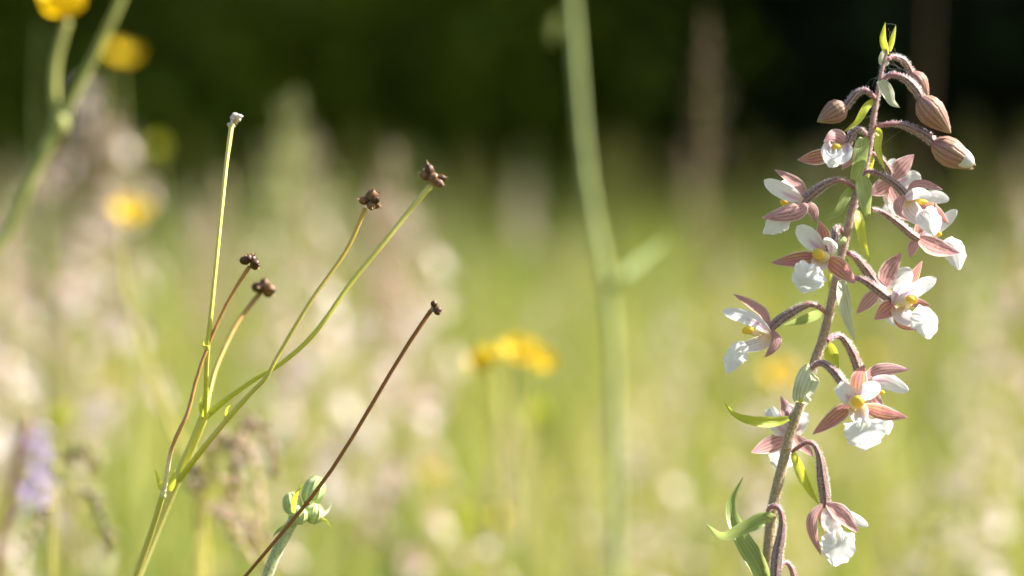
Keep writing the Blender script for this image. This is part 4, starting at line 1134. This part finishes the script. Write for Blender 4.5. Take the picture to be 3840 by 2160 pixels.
for i in range(90):
    c = Cp[r.integers(0, 30)] + r.normal(size=3) * .003; dd = unit(UP + r.normal(size=3) * .4); a1 = unit(np.cross(dd, [.2, .7, .1])); a2 = np.cross(dd, a1); q = .006; ww = .0011
    m.raw(np.array([c - dd * q * .5, c + a1 * ww, c + a2 * ww, c - a1 * ww, c - a2 * ww, c + dd * q * .5]), np.array([[0, 2, 1], [0, 3, 2], [0, 4, 3], [0, 1, 4], [5, 1, 2], [5, 2, 3], [5, 3, 4], [5, 4, 1]]), M['pantan'])
m.build('panicle', o)
m = MB(); m.grid(blob_grid(G(1528, 735, 1.36), (RGT * .0026, FWD * .0026, UPV * .005), 12, 9, .05), M['gstem']); m.build('node', o)
m = MB(); lsheet(m, [G(1530, 735, 1.36), G(1570, 690, 1.36), G(1680, 600, 1.4)], .004, 'blade', M['green'], -FWD, 14); m.build('leaf', o)
m = MB(); lsheet(m, [G(1405, 40, 1.38), G(1395, 70, 1.38), G(1385, 110, 1.38)], .004, 'blade', M['gstem'], -FWD, 8); m.build('leaf', o)
o = tall_stem('branching_buttercup', 'branching buttercup stem crossing the dark corner with a yellow flower on its upright side shoot', [(385, -190), (296, 20), (235, 150), (150, 310), (75, 460), (5, 620), (-60, 800)], 1.07, [.0022, .0021, .0020, .0020, .0020, .0019, .0018, .0017, .0008], 'gstem', 'wildflower', (-.06, 0))
m = MB(); tube(m, [G(150, 310, 1.07), G(138, 235, 1.07), G(143, 150, 1.07), G(168, 55, 1.07)], [.0014, .0012, .0012, .0012], M['gstem'], 20, 8); m.build('side_shoot', o)
m = MB(); m.grid(blob_grid(G(150, 310, 1.07), (RGT * .0028, FWD * .0028, UPV * .004), 10, 8, .1), M['gstem']); m.build('node', o)
ax = unit(np.array([-.1, -.35, 1])); s1 = unit(np.cross(ax, [.3, .1, .9])); s2 = np.cross(ax, s1)
for i in range(10):
    hd = G(165, 42, 1.07) if i < 5 else G(388, -195, 1.07)
    a = i * 1.2566 + .5; d_ = s1 * math.cos(a) + s2 * math.sin(a)
    m = MB(); lsheet(m, [hd, hd + d_ * .005 + ax * .002, hd + d_ * .0075 + ax * .008], .0095, 'cup', M['yellow'], unit(ax - d_ * .4), 10, 7, .5); m.build('petal', o)
tall_stem('meadow_stem', 'stem coloured dark olive to look shaded, standing against the wood', [(105, 60), (96, 180), (95, 420), (110, 800)], 1.6, [.0010, .0012, .0015, .0019, .0018, .0004], 'shadestem')
tall_stem('bent_dry_stem', 'yellow dry stem leaning across behind the branching seed stalks', [(296, 600), (330, 780), (385, 950), (445, 1105), (500, 1260)], 1.18, [.0009, .0010, .0011, .0012, .0012, .0010, .0003], 'straw', 'stem', (.02, 0))
tall_stem('bare_brown_stem', 'thin rusty brown stem in front of the darkest part of the wood', [(2352, -220), (2335, 150), (2320, 420), (2330, 900)], 2.3, [.0016, .0018, .0020, .0020, .0018, .0004], 'dkbrown')

# --- vetch
v_ = tall_stem('vetch', 'purple vetch spike beside a leaning rusty stem', [(72, 1085), (85, 1180), (90, 1300), (80, 1449)], 1.2, [.0010, .001, .001, .001, .001, .0006], 'gstem', 'wildflower')
vr = np.random.default_rng(77)
for i in range(22):
    t = i / 21; c = G(76 + 12 * t, 1075 + 200 * t, 1.2); a = i * 2.4
    d_ = np.array([math.cos(a), math.sin(a), -.35 - .3 * t]); L = .0075 + .003 * t
    m = MB(); lsheet(m, [c, c + d_ * L * .5 + UP * .001, c + d_ * L], .0042, 'petal', M['purple'], unit(UP + d_ * .2), 7, 5, .8); m.build('flower', v_)
tall_stem('rusty_stem', 'leaning rusty brown stem beside the purple vetch', [(68, 1055), (45, 1160), (15, 1330), (-5, 1500)], 1.10, [.0016, .0013, .0012, .0012, .0011, .0014], 'brownst')

# --- drooping grass near the focus plane
def drooping(name, label, stems, d, matl):
    root = empty(name); r = np.random.default_rng(int(stems[0][0][0]))
    foot = G(stems[0][-1][0], 1449, d); foot[2] = -.03
    for pts in stems:
        p = np.array([G(u, v, d + .02 * r.normal()) for u, v in pts])
        full = np.vstack([p, [(p[-1][0] + foot[0]) / 2, (p[-1][1] + foot[1]) / 2, p[-1][2] * .6], foot])[::-1]
        m = MB(); tube(m, full, [.0009, .0007, .0006, .0005, .0004], M['straw'], 30, 6); m.build('stem', root)
        C = spline(p[:max(2, len(p) - 1)], 30); m = MB()
        for i in range(34):
            c = C[r.integers(0, 30)] + r.normal(size=3) * .0009
            dd = unit(tangents(C)[r.integers(0, 30)] * -1 + r.normal(size=3) * .4); q = .0060; ww = .0008
            a1 = unit(np.cross(dd, [.2, .7, .1])); a2 = np.cross(dd, a1)
            V = np.array([c - dd * q * .5, c + a1 * ww, c + a2 * ww, c - a1 * ww, c - a2 * ww, c + dd * q * .5])
            F = np.array([[0, 2, 1], [0, 3, 2], [0, 4, 3], [0, 1, 4], [5, 1, 2], [5, 2, 3], [5, 3, 4], [5, 4, 1]])
            m.raw(V, F, M[matl[r.integers(0, len(matl))]])
        m.build('panicle', root)
    tag(root, label, 'grass plant', None, 'thing'); return root
drooping('drooping_grass_plant', 'arching pinkish grass with drooping spikelets behind the woolly bud stem', [[(662, 1330), (650, 1200), (610, 1110), (560, 1120), (505, 1290)], [(690, 1449), (620, 1290), (565, 1205), (525, 1195), (495, 1300)], [(600, 1240), (590, 1140), (548, 1090), (518, 1160), (500, 1330)], [(640, 1420), (575, 1310), (535, 1270), (500, 1370)], [(700, 1190), (680, 1090), (640, 1060), (580, 1120), (510, 1330)], [(480, 1230), (490, 1180), (520, 1210), (505, 1400)]], 1.03, ('panpink', 'pantan', 'pinkpale'))
drooping('drooping_grass_plant', 'straw coloured drooping grass below the purple vetch', [[(240, 1190), (215, 1130), (170, 1160), (130, 1300)], [(280, 1380), (240, 1260), (190, 1230), (140, 1330)], [(60, 1400), (90, 1310), (110, 1290), (130, 1380)]], 1.05, ('pantan', 'panpale', 'pantan'))

# --- broad blades low in the frame
def broad_blade(label, pts, d, w, mat='green'):
    root = empty('grass_clump'); p = np.array([G(u, v, d) for u, v in pts]); b = p[0]
    p = np.vstack([[b[0], b[1], -.02], [b[0], b[1], b[2] * .5], p])
    m = MB(); lsheet(m, p, w, 'blade', M[mat], unit(np.array([.3, -1, .3])), 20, 5); m.build('blade', root)
    q = p + np.array([.012, .01, -.03]); q[0] = p[0]
    m = MB(); lsheet(m, q, w * .8, 'blade', M['green'], unit(np.array([-.5, -1, .2])), 20, 5); m.build('blade', root)
    tag(root, label, 'grass plant', None, 'thing')
broad_blade('broad pale grass blade rising low in the meadow below the tall stem', [(1540, 1449), (1515, 1330), (1470, 1240)], 1.35, .010, 'panpale')
broad_blade('narrow pale blade leaning beside the broad pale blade', [(1430, 1449), (1390, 1370), (1350, 1310)], 1.25, .004, 'panpale')
broad_blade('bright green blade low beside the drooping flower', [(2330, 1449), (2380, 1330), (2420, 1260)], 1.5, .008)
broad_blade('bright green blade low behind the thin brown stalk', [(960, 1449), (965, 1330), (940, 1250)], 1.35, .007)
bpy.context.view_layer.update()
